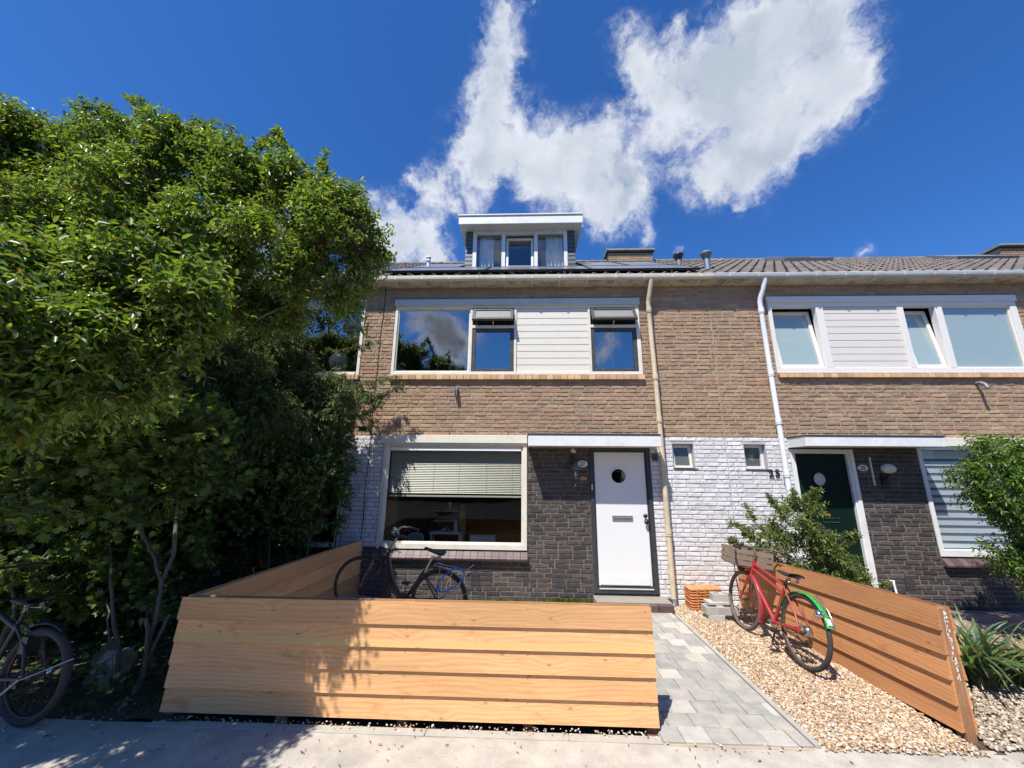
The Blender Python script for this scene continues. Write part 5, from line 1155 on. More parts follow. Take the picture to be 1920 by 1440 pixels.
hb = MB().tube([HT,HT+V((-0.02,0,0.11)),HT+V((0.0,0,0.145)),HT+V((0.035,0,0.15))],0.011,10)
hb.tube([V((0.60,0.285,0.925)),V((0.70,0.30,0.935)),V((0.80,0.22,0.945)),V((0.825,0.0,0.925)),V((0.80,-0.22,0.945)),V((0.70,-0.30,0.935)),V((0.60,-0.285,0.925))],0.0105,10)
HBr = hb.build('handlebar', M['rusty'], rb, local=True)
for s in (-1,1):
    MB().tube([V((0.585,s*0.282,0.924)),V((0.69,s*0.299,0.934))],0.016,10).build('grip', M['black'], HBr, local=True)
    MB().tube([V((0.77,s*0.255,0.935)),V((0.75,s*0.255,0.90)),V((0.66,s*0.285,0.895))],0.006,6).build('brake_lever', M['chrome'] if s>0 else M['red_paint'], HBr, local=True)
MB().ball((0.79,0.17,0.975),0.028,12,8,(1,1,0.7)).build('bell', M['chrome'], HBr, local=True)
cb = MB()
for s in (-1,1): cb.tube([V((0.76,s*0.25,0.93)),V((0.90,s*0.16,0.99)),V((0.93,s*0.05,0.93)),V((0.86,s*0.02,0.80))],0.0028,5)
cb.build('cable', M['black'], rb, local=True)
mudguard(rb,(0,RR),RR+0.022,20,158,0.062,M['green_paint'])
pl_ = MB().obox(V((-(RR+0.026)*math.cos(R(30)),0,RR+(RR+0.026)*math.sin(R(30)))),(-math.sin(R(30)),0,-math.cos(R(30))),(0,1,0),(-math.cos(R(30)),0,math.sin(R(30))),0.026,0.020,0.002)
pl_.build('reflector_sticker', M['white_plastic'], rb, local=True)
mudguard(rb,(WB,RR),RR+0.022,100,205,0.056,M['red_paint'])
# chrome rear lamp with wire guard
a_ = R(118); lc = V((math.cos(R(122))*(RR+0.05),0.0,RR+math.sin(R(122))*(RR+0.05)))
MB().lathe(V((-0.245,0.045,RR+0.215)),(-0.8,0,0.6),[(0.012,-0.05),(0.03,-0.03),(0.036,0.0),(0.034,0.02),(0.02,0.028)],16).build('rear_lamp', M['chrome'], rb, local=True)
MB().tube(arc((0,RR),RR+0.065,112,160,12),0.005,6).tube([V((-0.14,0,RR+RR+0.0)),arc((0,RR),RR+0.065,112,113,1)[0]],0.005,6).build('lamp_guard', M['chrome'], rb, local=True)
for s in (-1,1): pass
crankset(rb,(BB.x,BB.z),R(195),0.155,M['rusty'])
MB().tube([V((0.02,-0.045,RR+0.03)),V((0.40,-0.045,BB.z+0.072)),V((0.49,-0.045,BB.z)),V((0.40,-0.045,BB.z-0.072)),V((0.02,-0.045,RR-0.03))],0.0035,5).build('chain', M['rusty'], rb, local=True)
MB().lathe(V((0,-0.055,RR)),(0,1,0),[(0.03,0),(0.046,0.01),(0.046,0.05),(0.03,0.06)],18).build('hub_brake', M['chrome'], rb, local=True)
MB().tube([V((0.36,0.03,0.245)),V((0.31,0.10,0.09)),V((0.30,0.13,0.02))],0.010,8).tube([V((0.36,-0.03,0.245)),V((0.20,-0.09,0.20)),V((0.06,-0.10,0.17))],0.013,8).build('kickstand', M['rusty'], rb, local=True)
# front carrier
fc = MB()
for s in (-1,1):
    fc.tube([V((0.80,s*0.11,0.700)),V((1.08,s*0.11,0.700))],0.006,6).tube([V((WB,s*0.060,RR)),V((1.03,s*0.10,0.700))],0.006,6).tube([HB+V((0,s*0.02,0.06)),V((0.84,s*0.11,0.700))],0.010,6)
for x in (0.81,0.90,0.99,1.075): fc.tube([V((x,-0.11,0.700)),V((x,0.11,0.700))],0.005,6)
fc.build('front_carrier', M['red_paint'], rb, local=True)
MB().lathe(V((1.04,0.0,0.655)),(1,0,0),[(0.012,-0.05),(0.034,-0.02),(0.040,0.02),(0.034,0.028)],16).build('front_lamp', M['black'], rb, local=True)
REAR = V((2.612,-1.855,0.012)); FWD = V((-0.04,0.965,-0.002)); UPV = V((math.sin(R(8.5)),0,math.cos(R(8.5))))
pose(rb, REAR, FWD, UPV)
# crate carried by the front carrier (rests on it, so a thing of its own)
ct = empty('wooden_crate',(0,0,0),'weathered wooden crate standing on the front carrier of the red bicycle','crate'); pose(ct, REAR, FWD, UPV)
cx0,cx1,cy0,cy1,cz0,cz1 = 0.800,1.115,-0.235,0.215,0.708,0.905
for k in range(3):
    za = cz0+0.010+k*0.065; zb = za+0.050
    for (a,b,c,d) in ((cx0,cx0+0.010,cy0,cy1),(cx1-0.010,cx1,cy0,cy1)): MB().box(a,b,c,d,za,zb).build('slat', M['crate'], ct, local=True)
    for (c,d) in ((cy0,cy0+0.010),(cy1-0.010,cy1)): MB().box(cx0+0.011,cx1-0.011,c,d,za,zb).build('slat', M['crate'], ct, local=True)
for k in range(5):
    x = cx0+0.012+k*0.058; MB().box(x,x+0.050,cy0+0.011,cy1-0.011,cz0,cz0+0.009).build('bottom_slat', M['crate'], ct, local=True)
for x in (cx0+0.0105,cx1-0.0305):
    for y in (cy0+0.0105,cy1-0.0305): MB().box(x,x+0.02,y,y+0.02,cz0+0.010,cz1-0.008).build('corner_block', M['crate'], ct, local=True)
# --- black bicycle standing in the rack
kb_ = bicycle('black step through bicycle with silver rear carrier behind front fence')
WB2 = 0.955; RR2 = 0.330
wheel(kb_, 0.0, RR2, M['rubber'], M['rusty']); wheel(kb_, WB2, RR2, M['rubber'], M['rusty'])
BB = V((0.40,0,0.27)); SC = V((0.235,0,0.60)); HT = V((0.690,0,0.775)); HB = V((0.735,0,0.635)); ST = V((0.170,0,0.79))
fr_ = MB().tube([BB,SC+V((0,0,0.02))],0.017,12).tube([HT+(HB-HT)*0.45,V((0.62,0,0.50)),V((0.52,0,0.35)),V((0.43,0,0.275))],0.026,12).tube([HB,V((0.60,0,0.42)),V((0.50,0,0.30)),BB],0.017,12).tube([HB+(HB-HT)*0.15,HT+(HT-HB)*0.1],0.022,12)
for s in (-1,1):
    fr_.tube([BB+V((-0.02,s*0.03,0)),V((0.0,s*0.060,RR2))],0.010,8).tube([SC+V((0,s*0.018,-0.01)),V((0.0,s*0.060,RR2))],0.009,8)
FR = fr_.build('frame', M['black_paint'], kb_, local=True)
d_ = (V((0.62,0,0.50))-V((0.52,0,0.35))).normalized()
for sgn in (1,):
    tx = bpy.data.curves.new('lettering','FONT'); tx.body = 'SPARTA'; tx.size = 0.052; tx.extrude = 0.0006; tx.align_x = 'CENTER'; tx.align_y='CENTER'; tx.offset = 0.0012
    tx.materials.append(pmat('decal_silver',(0.55,0.65,0.75),0.4,0.02)); to = bpy.data.objects.new('lettering', tx); col.objects.link(to); to.parent = FR
    X_ = -(d_); N_ = V((0,1,0)); Y_ = N_.cross(X_)
    mm = Matrix((X_,Y_,N_)).transposed().to_4x4(); mm.translation = V((0.575,0.0262,0.437)); to.matrix_local = mm; to_mesh(to)
fk = MB()
for s in (-1,1): fk.tube([HB+V((0.008,s*0.042,-0.02)),HB+V((0.045,s*0.046,-0.14)),V((WB2-0.012,s*0.050,RR2+0.04)),V((WB2,s*0.050,RR2))],[0.013,0.012,0.009,0.008],8)
fk.box(HB.x-0.012,HB.x+0.03,-0.045,0.045,HB.z-0.04,HB.z-0.01).build('fork', M['black_paint'], kb_, local=True)
MB().tube([SC,ST],0.013,10).build('seat_post', M['chrome'], kb_, local=True); saddle(kb_, 0.165, 0.835, M['black'],0.24,0.20,0.035)
hb = MB().tube([HT,HT+V((-0.025,0,0.09)),HT+V((-0.055,0,0.20))],0.012,10).tube([HT+V((-0.055,0,0.20)),HT+V((-0.02,0,0.235))],0.013,8)
hb.tube([V((0.50,0.25,1.010)),V((0.60,0.27,1.015)),V((0.67,0.20,1.02)),V((0.665,0,1.005)),V((0.67,-0.20,1.02)),V((0.60,-0.27,1.015)),V((0.50,-0.25,1.010))],0.011,10)
HBr = hb.build('handlebar', M['chrome'], kb_, local=True)
for s in (-1,1):
    MB().tube([V((0.46,s*0.243,1.006)),V((0.60,s*0.268,1.015))],0.017,10).build('grip', M['black'], HBr, local=True)
    MB().tube([V((0.655,s*0.20,1.01)),V((0.63,s*0.21,0.985)),V((0.54,s*0.24,0.98))],0.006,6).build('brake_lever', M['black'], HBr, local=True)
MB().ball((0.655,0.13,1.05),0.03,12,8,(1,1,0.7)).build('bell', M['chrome'], HBr, local=True)
cb = MB()
for s in (-1,1): cb.tube([V((0.66,s*0.18,1.01)),V((0.76,s*0.14,1.02)),V((0.83,s*0.06,0.93)),V((0.83,s*0.02,0.80)),V((0.78,0.02*s,0.66))],0.003,5)
cb.build('cable', M['black'], kb_, local=True)
mudguard(kb_,(0,RR2),RR2+0.018,2,172,0.055,M['frame_dark']); mudguard(kb_,(WB2,RR2),RR2+0.018,80,200,0.05,M['frame_dark'])
rc = MB()
for s in (-1,1):
    rc.tube([V((0.155,s*0.02,0.66)),V((0.12,s*0.055,0.715)),V((-0.26,s*0.055,0.700)),V((-0.30,s*0.02,0.70))],0.006,6)
    rc.tube([V((0.05,s*0.055,0.712)),V((-0.0,s*0.07,RR2+0.05))],0.005,6).tube([V((-0.12,s*0.055,0.706)),V((-0.01,s*0.07,RR2+0.05))],0.005,6).tube([V((-0.24,s*0.055,0.70)),V((-0.20,s*0.07,0.45)),V((-0.02,s*0.07,RR2+0.04))],0.005,6)
for x in (0.08,-0.02,-0.12,-0.22): rc.tube([V((x,-0.055,0.712)),V((x,0.055,0.712))],0.004,5)
rc.tube([V((-0.24,0.03,0.70)),V((-0.34,0.05,0.80))],0.006,6).build('rear_carrier', M['chrome'], kb_, local=True)
MB().box(-0.315,-0.285,-0.035,0.035,0.655,0.685).build('rear_lamp', pmat('lamp_red',(0.35,0.01,0.01),0.3,0.05), kb_, local=True)
MB().lathe(V((0.79,0.0,0.76)),(1,0,0),[(0.014,-0.05),(0.036,-0.02),(0.042,0.03),(0.036,0.04)],16).build('front_lamp', M['black'], kb_, local=True)
MB().box(0.06,0.44,0.046,0.060,0.225,0.335).lathe(V((0.41,0.046,0.275)),(0,1,0),[(0.085,0),(0.085,0.014)],20).build('chain_guard', M['black'], kb_, local=True)
crankset(kb_,(BB.x,BB.z),R(250),0.15,M['chrome'])
ms = MB()
for s in (-1,1): ms.tube([V((0,s*0.07,RR2)),V((-0.33,s*0.028,RR2+0.15))],0.0028,4).tube([V((WB2,s*0.06,RR2)),V((WB2-0.10,s*0.03,RR2+0.33))],0.0028,4)
ms.build('mudguard_stay', M['chrome'], kb_, local=True)
pose(kb_, (-1.075,-1.10,-0.015), (-0.96,0.0,0.150), (0,-0.035,1))
# blue cable lock hung through the carrier
lk = []
for i in range(49):
    a = 2*math.pi*i/48; x = -0.11+0.11*math.cos(a)-0.09*math.sin(a); z = 0.60+0.14*math.sin(a); lk.append(V((x,0.085+0.012*math.sin(3*a),z)))
lt = empty('cable_lock',(0,0,0),'bright blue spiral cable lock looped over the silver carrier','lock'); lt.matrix_world = kb_.matrix_world
MB().tube(lk,0.0085,8).build('cable', M['blue_cable'], lt, local=True); MB().tube([V((0.02,0.09,0.50)),V((0.03,0.09,0.44))],0.018,10).build('lock_barrel', M['blue_cable'], lt, local=True)
# rack
rk = MB()
for dy in (-0.045,0.045): rk.tube([(-1.72,-1.10+dy,0.30),(-2.15,-1.10+dy,0.335),(-2.24,-1.10+dy,0.30),(-2.24,-1.10+dy,0.24),(-2.15,-1.10+dy,0.215),(-1.72,-1.10+dy,0.20)],0.009,8)
rk.tube([(-1.72,-1.16,0.30),(-1.72,-1.04,0.30)],0.009,8).tube([(-1.72,-1.145,0.31),(-1.72,-1.145,0.0)],0.010,8).tube([(-1.72,-1.055,0.31),(-1.72,-1.055,0.0)],0.010,8).tube([(-2.2,-1.145,0.0),(-1.3,-1.145,0.0)],0.010,8).tube([(-2.2,-1.055,0.0),(-1.3,-1.055,0.0)],0.010,8).tube([(-2.0,-1.145,0.21),(-2.0,-1.145,0.0)],0.01,8).tube([(-2.0,-1.055,0.21),(-2.0,-1.055,0.0)],0.01,8)
rk.thing('bicycle_rack', M['grey_metal'], 'grey steel tube rack holding the front wheel of the black bicycle', 'bicycle rack')
# --- dark bicycle cut by the left edge of the picture
lb = bicycle('dark dusty bicycle at the left edge, only its rear half in view')
wheel(lb, 0.0, 0.31, M['rubber'], M['rusty'], tr=0.028, hub=0.03); wheel(lb, 1.0, 0.31, M['rubber'], M['rusty'], tr=0.023)
BB = V((0.44,0,0.26)); SC = V((0.30,0,0.64)); HT = V((0.80,0,0.78)); HB = V((0.85,0,0.62))
fr_ = MB().tube([BB,SC],0.017,10).tube([HB,BB],0.02,10).tube([HT,SC+V((0.01,0,-0.05))],0.017,10).tube([HB,HT],0.021,10)
for s in (-1,1):
    fr_.tube([BB+V((-0.02,s*0.035,0)),V((0.0,s*0.065,0.31))],0.011,8).tube([SC+V((0,s*0.02,-0.02)),V((0.10,s*0.05,0.50)),V((0.0,s*0.065,0.31))],0.010,8)
fr_.build('frame', M['frame_dark'], lb, local=True)
fk = MB()
for s in (-1,1): fk.tube([HB+V((0,s*0.04,-0.02)),V((1.0,s*0.05,0.31))],0.011,8)
fk.build('fork', M['frame_dark'], lb, local=True)
MB().tube([SC,V((0.27,0,0.74))],0.013,10).build('seat_post', M['black'], lb, local=True); saddle(lb, 0.28, 0.78, M['black'],0.26,0.21)
MB().tube([HT,HT+V((-0.04,0,0.18))],0.012,8).tube([V((0.60,0.28,0.98)),V((0.74,0.2,0.98)),V((0.74,-0.2,0.98)),V((0.60,-0.28,0.98))],0.011,8).build('handlebar', M['black'], lb, local=True)
MB().box(0.09,0.15,-0.05,0.05,0.45,0.56).build('brake_unit', M['black'], lb, local=True); MB().lathe(V((0.0,-0.075,0.31)),(0,1,0),[(0.04,0),(0.045,0.01),(0.03,0.03)],14).build('hub_cap', M['chrome'], lb, local=True)
ms = MB()
for s in (-1,1): ms.tube([V((0.0,s*0.075,0.31)),V((-0.12,s*0.06,0.36)),V((-0.335,s*0.02,0.45))],0.003,5)
ms.build('mudguard_stay', M['chrome'], lb, local=True); mudguard(lb,(0,0.31),0.347,55,120,0.055,M['black'])
MB().tube([V((0.02,0.07,0.31)),V((0.16,0.16,0.12)),V((0.22,0.20,0.02))],0.009,8).build('kickstand', M['grey_metal'], lb, local=True)
crankset(lb,(BB.x,BB.z),R(30),0.16,M['grey_metal'])
pose(lb, (-3.57,-2.99,-0.005), (-0.96,0.14,0), (-0.05,0.05,1))

# ------------------------------------------------------------------ stacked tiles and concrete blocks by the white wall
q = random.Random(9)
def tm(): 
    # flat clay edge tile with a folded lip and cut corners, lying along y
    m_ = MB(); a,b = 0.050,0.115; t = 0.016
    poly = [(-a,-b+0.03),(-a+0.03,-b),(a,-b),(a,b),(-a,b)]
    m_.prism(poly,'z',0,t); m_.box(a-0.012,a,-b,b,-0.012,0.0); return m_.mesh('clay_tile', M['terracotta'])
tmesh = tm(); lay = 0
for layer in range(8):
    for k in range(4):
        o = bpy.data.objects.new('clay_tile', tmesh); col.objects.link(o)
        o.location = (2.265+k*0.108+q.uniform(-.004,.004), -0.175+q.uniform(-.008,.008), 0.024+layer*0.0335+0.003*k); o.rotation_euler = (0,R(-3),q.uniform(-.03,.03))
        tag(o, 'orange clay tile, %s from the left, %s layer of pile by white wall' % (('first','second','third','last')[k], ('topmost','second highest','third highest','fourth highest','fourth lowest','third lowest','second lowest','lowest')[7-layer]), 'clay tile', 'orange clay tiles in the pile by the white wall')
def block(x,y,z,rz,label,L_=0.30,W_=0.145,H_=0.085,hollow=True):
    t = empty('concrete_block',(x,y,z),label,'concrete block','grey concrete blocks beside the clay tiles',rot=(0,0,R(rz)))
    m_ = MB(); hw,hl,w_ = L_/2,W_/2,0.028
    if hollow:
        m_.box(-hw,hw,-hl,-hl+w_,0,H_).box(-hw,hw,hl-w_,hl,0,H_).box(-hw,-hw+w_,-hl+w_,hl-w_,0,H_).box(hw-w_,hw,-hl+w_,hl-w_,0,H_).box(-0.10*L_,0.10*L_,-hl+w_,hl-w_,0,H_).box(-hw+w_,-0.10*L_,-hl+w_,hl-w_,0,H_*0.55).box(0.10*L_,hw-w_,-hl+w_,hl-w_,0,H_*0.55)
    else: m_.cbox(-hw,hw,-hl,hl,0,H_,0.006)
    m_.build('body', M['block'], t, local=True)
block(2.395,-0.56,0.0,-4,'lowest grey concrete block at the left foot of the block pile',0.20,0.13,0.070,False)
block(2.62,-0.50,0.0,3,'lowest grey concrete block under the right of the pile',0.20,0.13,0.070,False)
block(2.47,-0.545,0.0705,-2,'long hollow concrete block in the middle layer of the pile',0.40,0.16,0.085)
block(2.50,-0.46,0.156,2,'flat grey slab lying on the hollow concrete block',0.32,0.14,0.035,False)
block(2.54,-0.45,0.1915,-3,'small hollow concrete block topping the pile',0.24,0.13,0.085)
block(-3.62,-2.35,0.0,20,'pale broken concrete lump behind the spokes of left bicycle',0.22,0.14,0.20,False)

# ------------------------------------------------------------------ inside the large window of 27
t = empty('cupboard',(-2.12,0.75,0.16),'dark ochre cupboard side seen at the left in the window','cupboard')
MB().box(-2.335,-2.13,0.50,1.4,0.16,1.95).build('side_panel', M['door_brown'], t)
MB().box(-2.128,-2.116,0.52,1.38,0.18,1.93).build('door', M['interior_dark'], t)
t = empty('shelf_unit',(-1.37,1.35,0.16),'open shelf unit with orange end board inside large window','shelf')
MB().box(-1.205,-1.10,1.22,1.55,0.16,1.10).build('end_board', M['orange_wood'], t)
MB().box(-1.70,-1.10,1.20,1.55,1.101,1.125).build('top_board', M['orange_wood'], t)
MB().box(-1.70,-1.206,1.25,1.55,0.92,0.94).build('shelf_board', M['white'], t); MB().box(-1.70,-1.68,1.22,1.55,0.16,1.10).build('end_board', M['interior_dark'], t)
t = empty('white_table',(-1.38,1.05,0.16),'small white table with thin legs in front of shelf','table')
MB().box(-1.66,-1.12,0.92,1.18,0.755,0.785).build('table_top', M['white'], t)
for x,y in ((-1.65,0.94),(-1.16,0.94),(-1.65,1.15),(-1.16,1.15)): MB().box(x,x+0.025,y,y+0.025,0.16,0.754).build('leg', M['white'], t)
MB().lathe((-1.23,1.02,0.785),(0,0,1),[(0.036,0),(0.038,0.02),(0.038,0.12),(0.03,0.145),(0.014,0.155),(0.014,0.185),(0.018,0.187),(0.018,0.20)],16).thing('bottle', M['white'], 'tall white plastic bottle standing on the white table', 'bottle')
MB().ball((-1.44,1.02,0.815),0.04,12,8,(1,0.8,0.6)).tube([(-1.44,1.02,0.83),(-1.38,1.0,0.86),(-1.33,1.0,0.80)],0.008,6).thing('tape_gun', M['white'], 'white gadget with looped cord on the table inside', 'gadget')
MB().lathe((-1.40,1.32,1.126),(0,0,1),[(0.030,0),(0.032,0.07),(0.014,0.085),(0.034,0.10),(0.030,0.13),(0.01,0.14)],14).thing('cup', M['white'], 'white spray cup on top of shelf inside window', 'cup')
MB().lathe((-1.17,1.32,1.126),(0,0,1),[(0.040,0),(0.052,0.075),(0.056,0.078),(0.056,0.084)],14).ring((-1.17,1.32,1.19),(0,1,0),0.05,0.004,20,5,0,math.pi).thing('basket', pmat('plastic_mint',(0.35,0.60,0.52),0.4,0.05), 'pale mint green little basket on top of shelf', 'basket')
MB().ball((-1.30,1.30,1.14),0.06,14,6,(1.3,0.8,0.35)).thing('cloth', M['orange_cloth'], 'crumpled orange cloth between cup and mint basket', 'cloth')
t = empty('chair',(-1.84,0.75,0.16),'folding chair whose pale round cornered back shows above window sill','chair')
m_ = MB(); pts=[(-1.96,0.72,0.16),(-1.96,0.72,0.74),(-1.94,0.72,0.775),(-1.90,0.72,0.79),(-1.78,0.72,0.79),(-1.74,0.72,0.775),(-1.72,0.72,0.74),(-1.72,0.72,0.16)]
m_.tube(pts,0.010,8).build('tube_frame', M['ivory'], t); MB().box(-1.95,-1.73,0.715,0.725,0.62,0.78).build('back', pmat('chair_back',(0.20,0.22,0.18),0.6,0.1), t); MB().box(-1.95,-1.73,0.73,1.0,0.55,0.57).build('seat', M['interior_dark'], t)
t = empty('sofa',(-0.5,1.5,0.16),'low brown bench with pale boxes along the back of room','bench')
MB().box(-1.05,0.6,1.3,1.9,0.16,0.72).build('seat', M['door_brown'], t); MB().box(-1.0,-0.55,1.24,1.295,0.35,0.70).build('cushion', M['curtain'], t); MB().box(-0.5,0.4,1.24,1.295,0.30,0.62).build('cushion', M['crate'], t)
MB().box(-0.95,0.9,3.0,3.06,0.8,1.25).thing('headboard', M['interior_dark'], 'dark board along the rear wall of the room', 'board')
# ------------------------------------------------------------------ foliage
LEAF = {  # outlines in (along, across, lift); faces share the midrib
 'oval': ([(0,0,0),(.28,.40,.10),(.66,.38,.08),(1,0,-.10),(.66,-.38,.08),(.28,-.40,.10),(.5,0,-.02)], [(0,6,3,2,1),(0,5,4,3,6)]),
 'lance': ([(0,0,0),(.25,.42,.08),(.62,.34,.02),(1,0,-.22),(.62,-.34,.02),(.25,-.42,.08),(.5,0,-.04)], [(0,6,3,2,1),(0,5,4,3,6)]),
 'lobed': ([(0,0,0),(-.05,.30,.02),(.18,.62,.05),(.34,.36,.06),(.66,.50,.0),(.72,.18,.03),(1.05,0,-.12),(.72,-.18,.03),(.66,-.50,.0),(.34,-.36,.06),(.18,-.62,.05),(-.05,-.30,.02),(.45,0,-.03)],
           [(0,12,3,2,1),(12,6,5,4,3),(0,11,10,9,12),(12,9,8,7,6)]),
}
def leaf_arrays(kind, P, D, N, L, W):
    T, F = LEAF[kind]; T = np.array(T); S = np.cross(N, D)
    V = P[:,None,:] + D[:,None,:]*(T[None,:,0,None]*L[:,None,None]) + S[:,None,:]*(T[None,:,1,None]*W[:,None,None]) + N[:,None,:]*(T[None,:,2,None]*L[:,None,None])
    return V, T, F
def norm(a): return a/np.maximum(np.linalg.norm(a,axis=-1,keepdims=True),1e-9)
def build_leaves(name, kind, P, D, N, L, W, C, mat, parent, kindprop='stuff'):
    V, T, F = leaf_arrays(kind, P, D, N, L, W); n = len(P); k = len(T)
    me = bpy.data.meshes.new(name); me.vertices.add(n*k); me.vertices.foreach_set('co', (V.reshape(-1,3)-np.array(root_of(parent).location)).astype(np.float32).ravel())
    lens = [len(f) for f in F]; flat = np.concatenate([np.array(f) for f in F]); per = len(flat)
    idx = (flat[None]+(np.arange(n)*k)[:,None]).ravel().astype(np.int32); me.loops.add(len(idx)); me.loops.foreach_set('vertex_index', idx)
    st_ = np.concatenate([[0],np.cumsum(lens)[:-1]]); me.polygons.add(n*len(F))
    me.polygons.foreach_set('loop_start', (st_[None]+(np.arange(n)*per)[:,None]).ravel().astype(np.int32)); me.polygons.foreach_set('loop_total', np.tile(lens,n).astype(np.int32))
    at = me.color_attributes.new('tint','FLOAT_COLOR','POINT'); a = np.ones((n*k,4),np.float32); a[:,:3] = np.repeat(C,k,0); at.data.foreach_set('color', a.ravel())
    me.materials.append(mat); me.update(calc_edges=True)
    o = bpy.data.objects.new(name, me); col.objects.link(o); o.parent = parent; o['kind'] = kindprop; return o
def colours(q, n, pal, clump=None, var=0.22):
    c = np.array(pal)[q.integers(0,len(pal),n)]*(1+q.uniform(-var,var,(n,1)))
    if clump is not None: c = c*clump[:,None]
    return np.clip(c,0.003,0.8)
def twig_leaves(q, O, D, TL, per, L0, W0, spread=0.9, droop=0.25, upn=1.0):
    """leaves set alternately along twigs: O origin, D direction, TL twig length"""
    n = len(O); t = (np.arange(per)[None]+q.uniform(0.1,0.9,(n,per)))/per
    P = O[:,None]+D[:,None]*(t*TL[:,None])[...,None]; P[...,2] -= (t**2*TL[:,None])*droop*0.6
    side = norm(np.cross(D, norm(q.normal(0,1,(n,3)))))
    s2 = np.cross(D, side); ang = np.arange(per)[None]*2.4+q.uniform(0,6.28,(n,1))
    rad = side[:,None]*np.cos(ang)[...,None]+s2[:,None]*np.sin(ang)[...,None]
    LD = norm(D[:,None]*0.55+rad*spread+np.array([0,0,-droop])+q.normal(0,0.18,(n,per,3)))
    Nn = np.array([0,0,1.0])*upn+q.normal(0,0.45,(n,per,3))+rad*0.15
    Nn = norm(Nn-LD*(Nn*LD).sum(-1,keepdims=True))
    s = q.uniform(0.65,1.2,(n,per))*(1-0.35*np.abs(t-0.45))
    return P.reshape(-1,3), LD.reshape(-1,3), Nn.reshape(-1,3), (L0*s).ravel(), (W0*s).ravel()
def twig_mesh(name, O, D, TL, r, parent, mat, droop=0.25, every=1):
    O,D,TL = O[::every],D[::every],TL[::every]; n = len(O); u = norm(np.cross(D, np.array([0.3,0.5,0.81]))); w = np.cross(D,u)
    V = []
    for t,rr in ((-0.4,1.3),(0.5,0.8),(1.0,0.35)):
        c = O+D*(t*TL)[:,None]; c[:,2] -= (max(t,0)**2*TL)*droop*0.6
        for k in range(3):
            a = 2.094*k; V.append(c+(u*math.cos(a)+w*math.sin(a))*r*rr)
    V = np.stack(V,1); F = []
    for j in range(2):
        for k in range(3): F.append((j*3+k,j*3+(k+1)%3,(j+1)*3+(k+1)%3,(j+1)*3+k))
    F = (np.array(F)[None]+(np.arange(n)*9)[:,None,None]).reshape(-1,4)
    me = np_mesh(name, V.reshape(-1,3)-np.array(root_of(parent).location), F, np.ones((n*9,3)), mat, True)
    o = bpy.data.objects.new(name, me); col.objects.link(o); o.parent = parent; o['kind'] = 'stuff'; return o
def blob_twigs(q, blobs, dens, tl, inner=0.35, sub=9, squash=0.9):
    """twig roots clustered into sprays over and inside each lobe; returns origin, direction, length, clump tone"""
    O=[];D=[];TLs=[];CL=[]
    for (x,y,z,r) in blobs:
        ns = max(5,int(sub*(r/0.5)**2)); 
        d = norm(q.normal(0,1,(ns,3))); d[:,2] = d[:,2]*squash; cen = np.array([x,y,z])+d*(r*q.uniform(0.45,0.92,(ns,1)))
        rs = r*q.uniform(0.28,0.48,ns); n = int(dens*r*r*12.6*(1+inner))
        pick = q.integers(0,ns,n); dd = norm(q.normal(0,1,(n,3))); u = q.uniform(0.2,1,(n,1))**0.6
        o = cen[pick]+dd*(rs[pick][:,None]*u)
        out = norm(o-np.array([x,y,z])); di = norm(out*0.8+dd*0.6+np.array([0,0,0.35])+q.normal(0,0.25,(n,3)))
        O.append(o); D.append(di); TLs.append(tl*q.uniform(0.6,1.35,n)); CL.append(q.uniform(0.82,1.16,ns)[pick])
    return np.concatenate(O),np.concatenate(D),np.concatenate(TLs),np.concatenate(CL)
def shrub(name, base, label, cat, blobs, leaf, pal, dens, tl, per, L0, W0, seed, mat, stems=(), twig_every=2, sprigs=(), droop=0.25, spread=0.9, group=None, sub=9, extra_pal=None, clip=None, onto=None):
    q = np.random.default_rng(seed); t = onto or empty(name, base, label, cat, group)
    O,D,TL_,CL = blob_twigs(q, blobs, dens, tl, sub=sub)
    if clip is not None:
        k = clip(O); O,D,TL_,CL = O[k],D[k],TL_[k],CL[k]
    for sp in sprigs:                                   # long shoots that break the outline
        a = np.array(sp); seg = np.concatenate([np.linspace(a[i],a[i+1],8) for i in range(len(a)-1)])
        n = len(seg); dirs = norm(np.gradient(seg,axis=0)+q.normal(0,0.02,(n,3))); dirs = norm(dirs+q.normal(0,0.5,(n,3)))
        for _ in range(2): O = np.concatenate([O,seg+q.normal(0,0.012,(n,3))]); D = np.concatenate([D,dirs]); TL_ = np.concatenate([TL_,np.full(n,tl*0.6)]); CL = np.concatenate([CL,np.full(n,1.0)])
        MB().tube([Vector(p) for p in sp],[0.007]+[0.004]*(len(sp)-2)+[0.002],5).build('shoot', M['twig'], t)
    P,LD,N,L,W = twig_leaves(q,O,D,TL_,per,L0,W0,droop=droop,spread=spread)
    C = colours(q,len(P),pal,np.repeat(CL,per))
    if extra_pal is not None:
        k = q.random(len(P))<extra_pal[1]; L = np.where(k,L*0.5,L); W = np.where(k,W*0.6,W); C[k] = np.array(extra_pal[0])[q.integers(0,len(extra_pal[0]),k.sum())]
    build_leaves('crown', leaf, P,LD,N,L,W,C,mat,t)
    twig_mesh('twig',O,D,TL_,0.0022,t,M['twig'],droop,twig_every)
    for sp,r0,r1 in stems:
        n = len(sp); pts = []
        for i in range(n-1):
            for k in range(4): 
                f_ = k/4; pts.append(Vector(sp[i]).lerp(Vector(sp[i+1]),f_)+Vector(q.normal(0,0.006,3)))
        pts.append(Vector(sp[-1])); m_ = len(pts)
        MB().tube(pts,[r0+(r1-r0)*i/(m_-1)+abs(q.normal(0,r0*0.06)) for i in range(m_)],8).build('stem', M['bark'], t)
    return t,len(P)
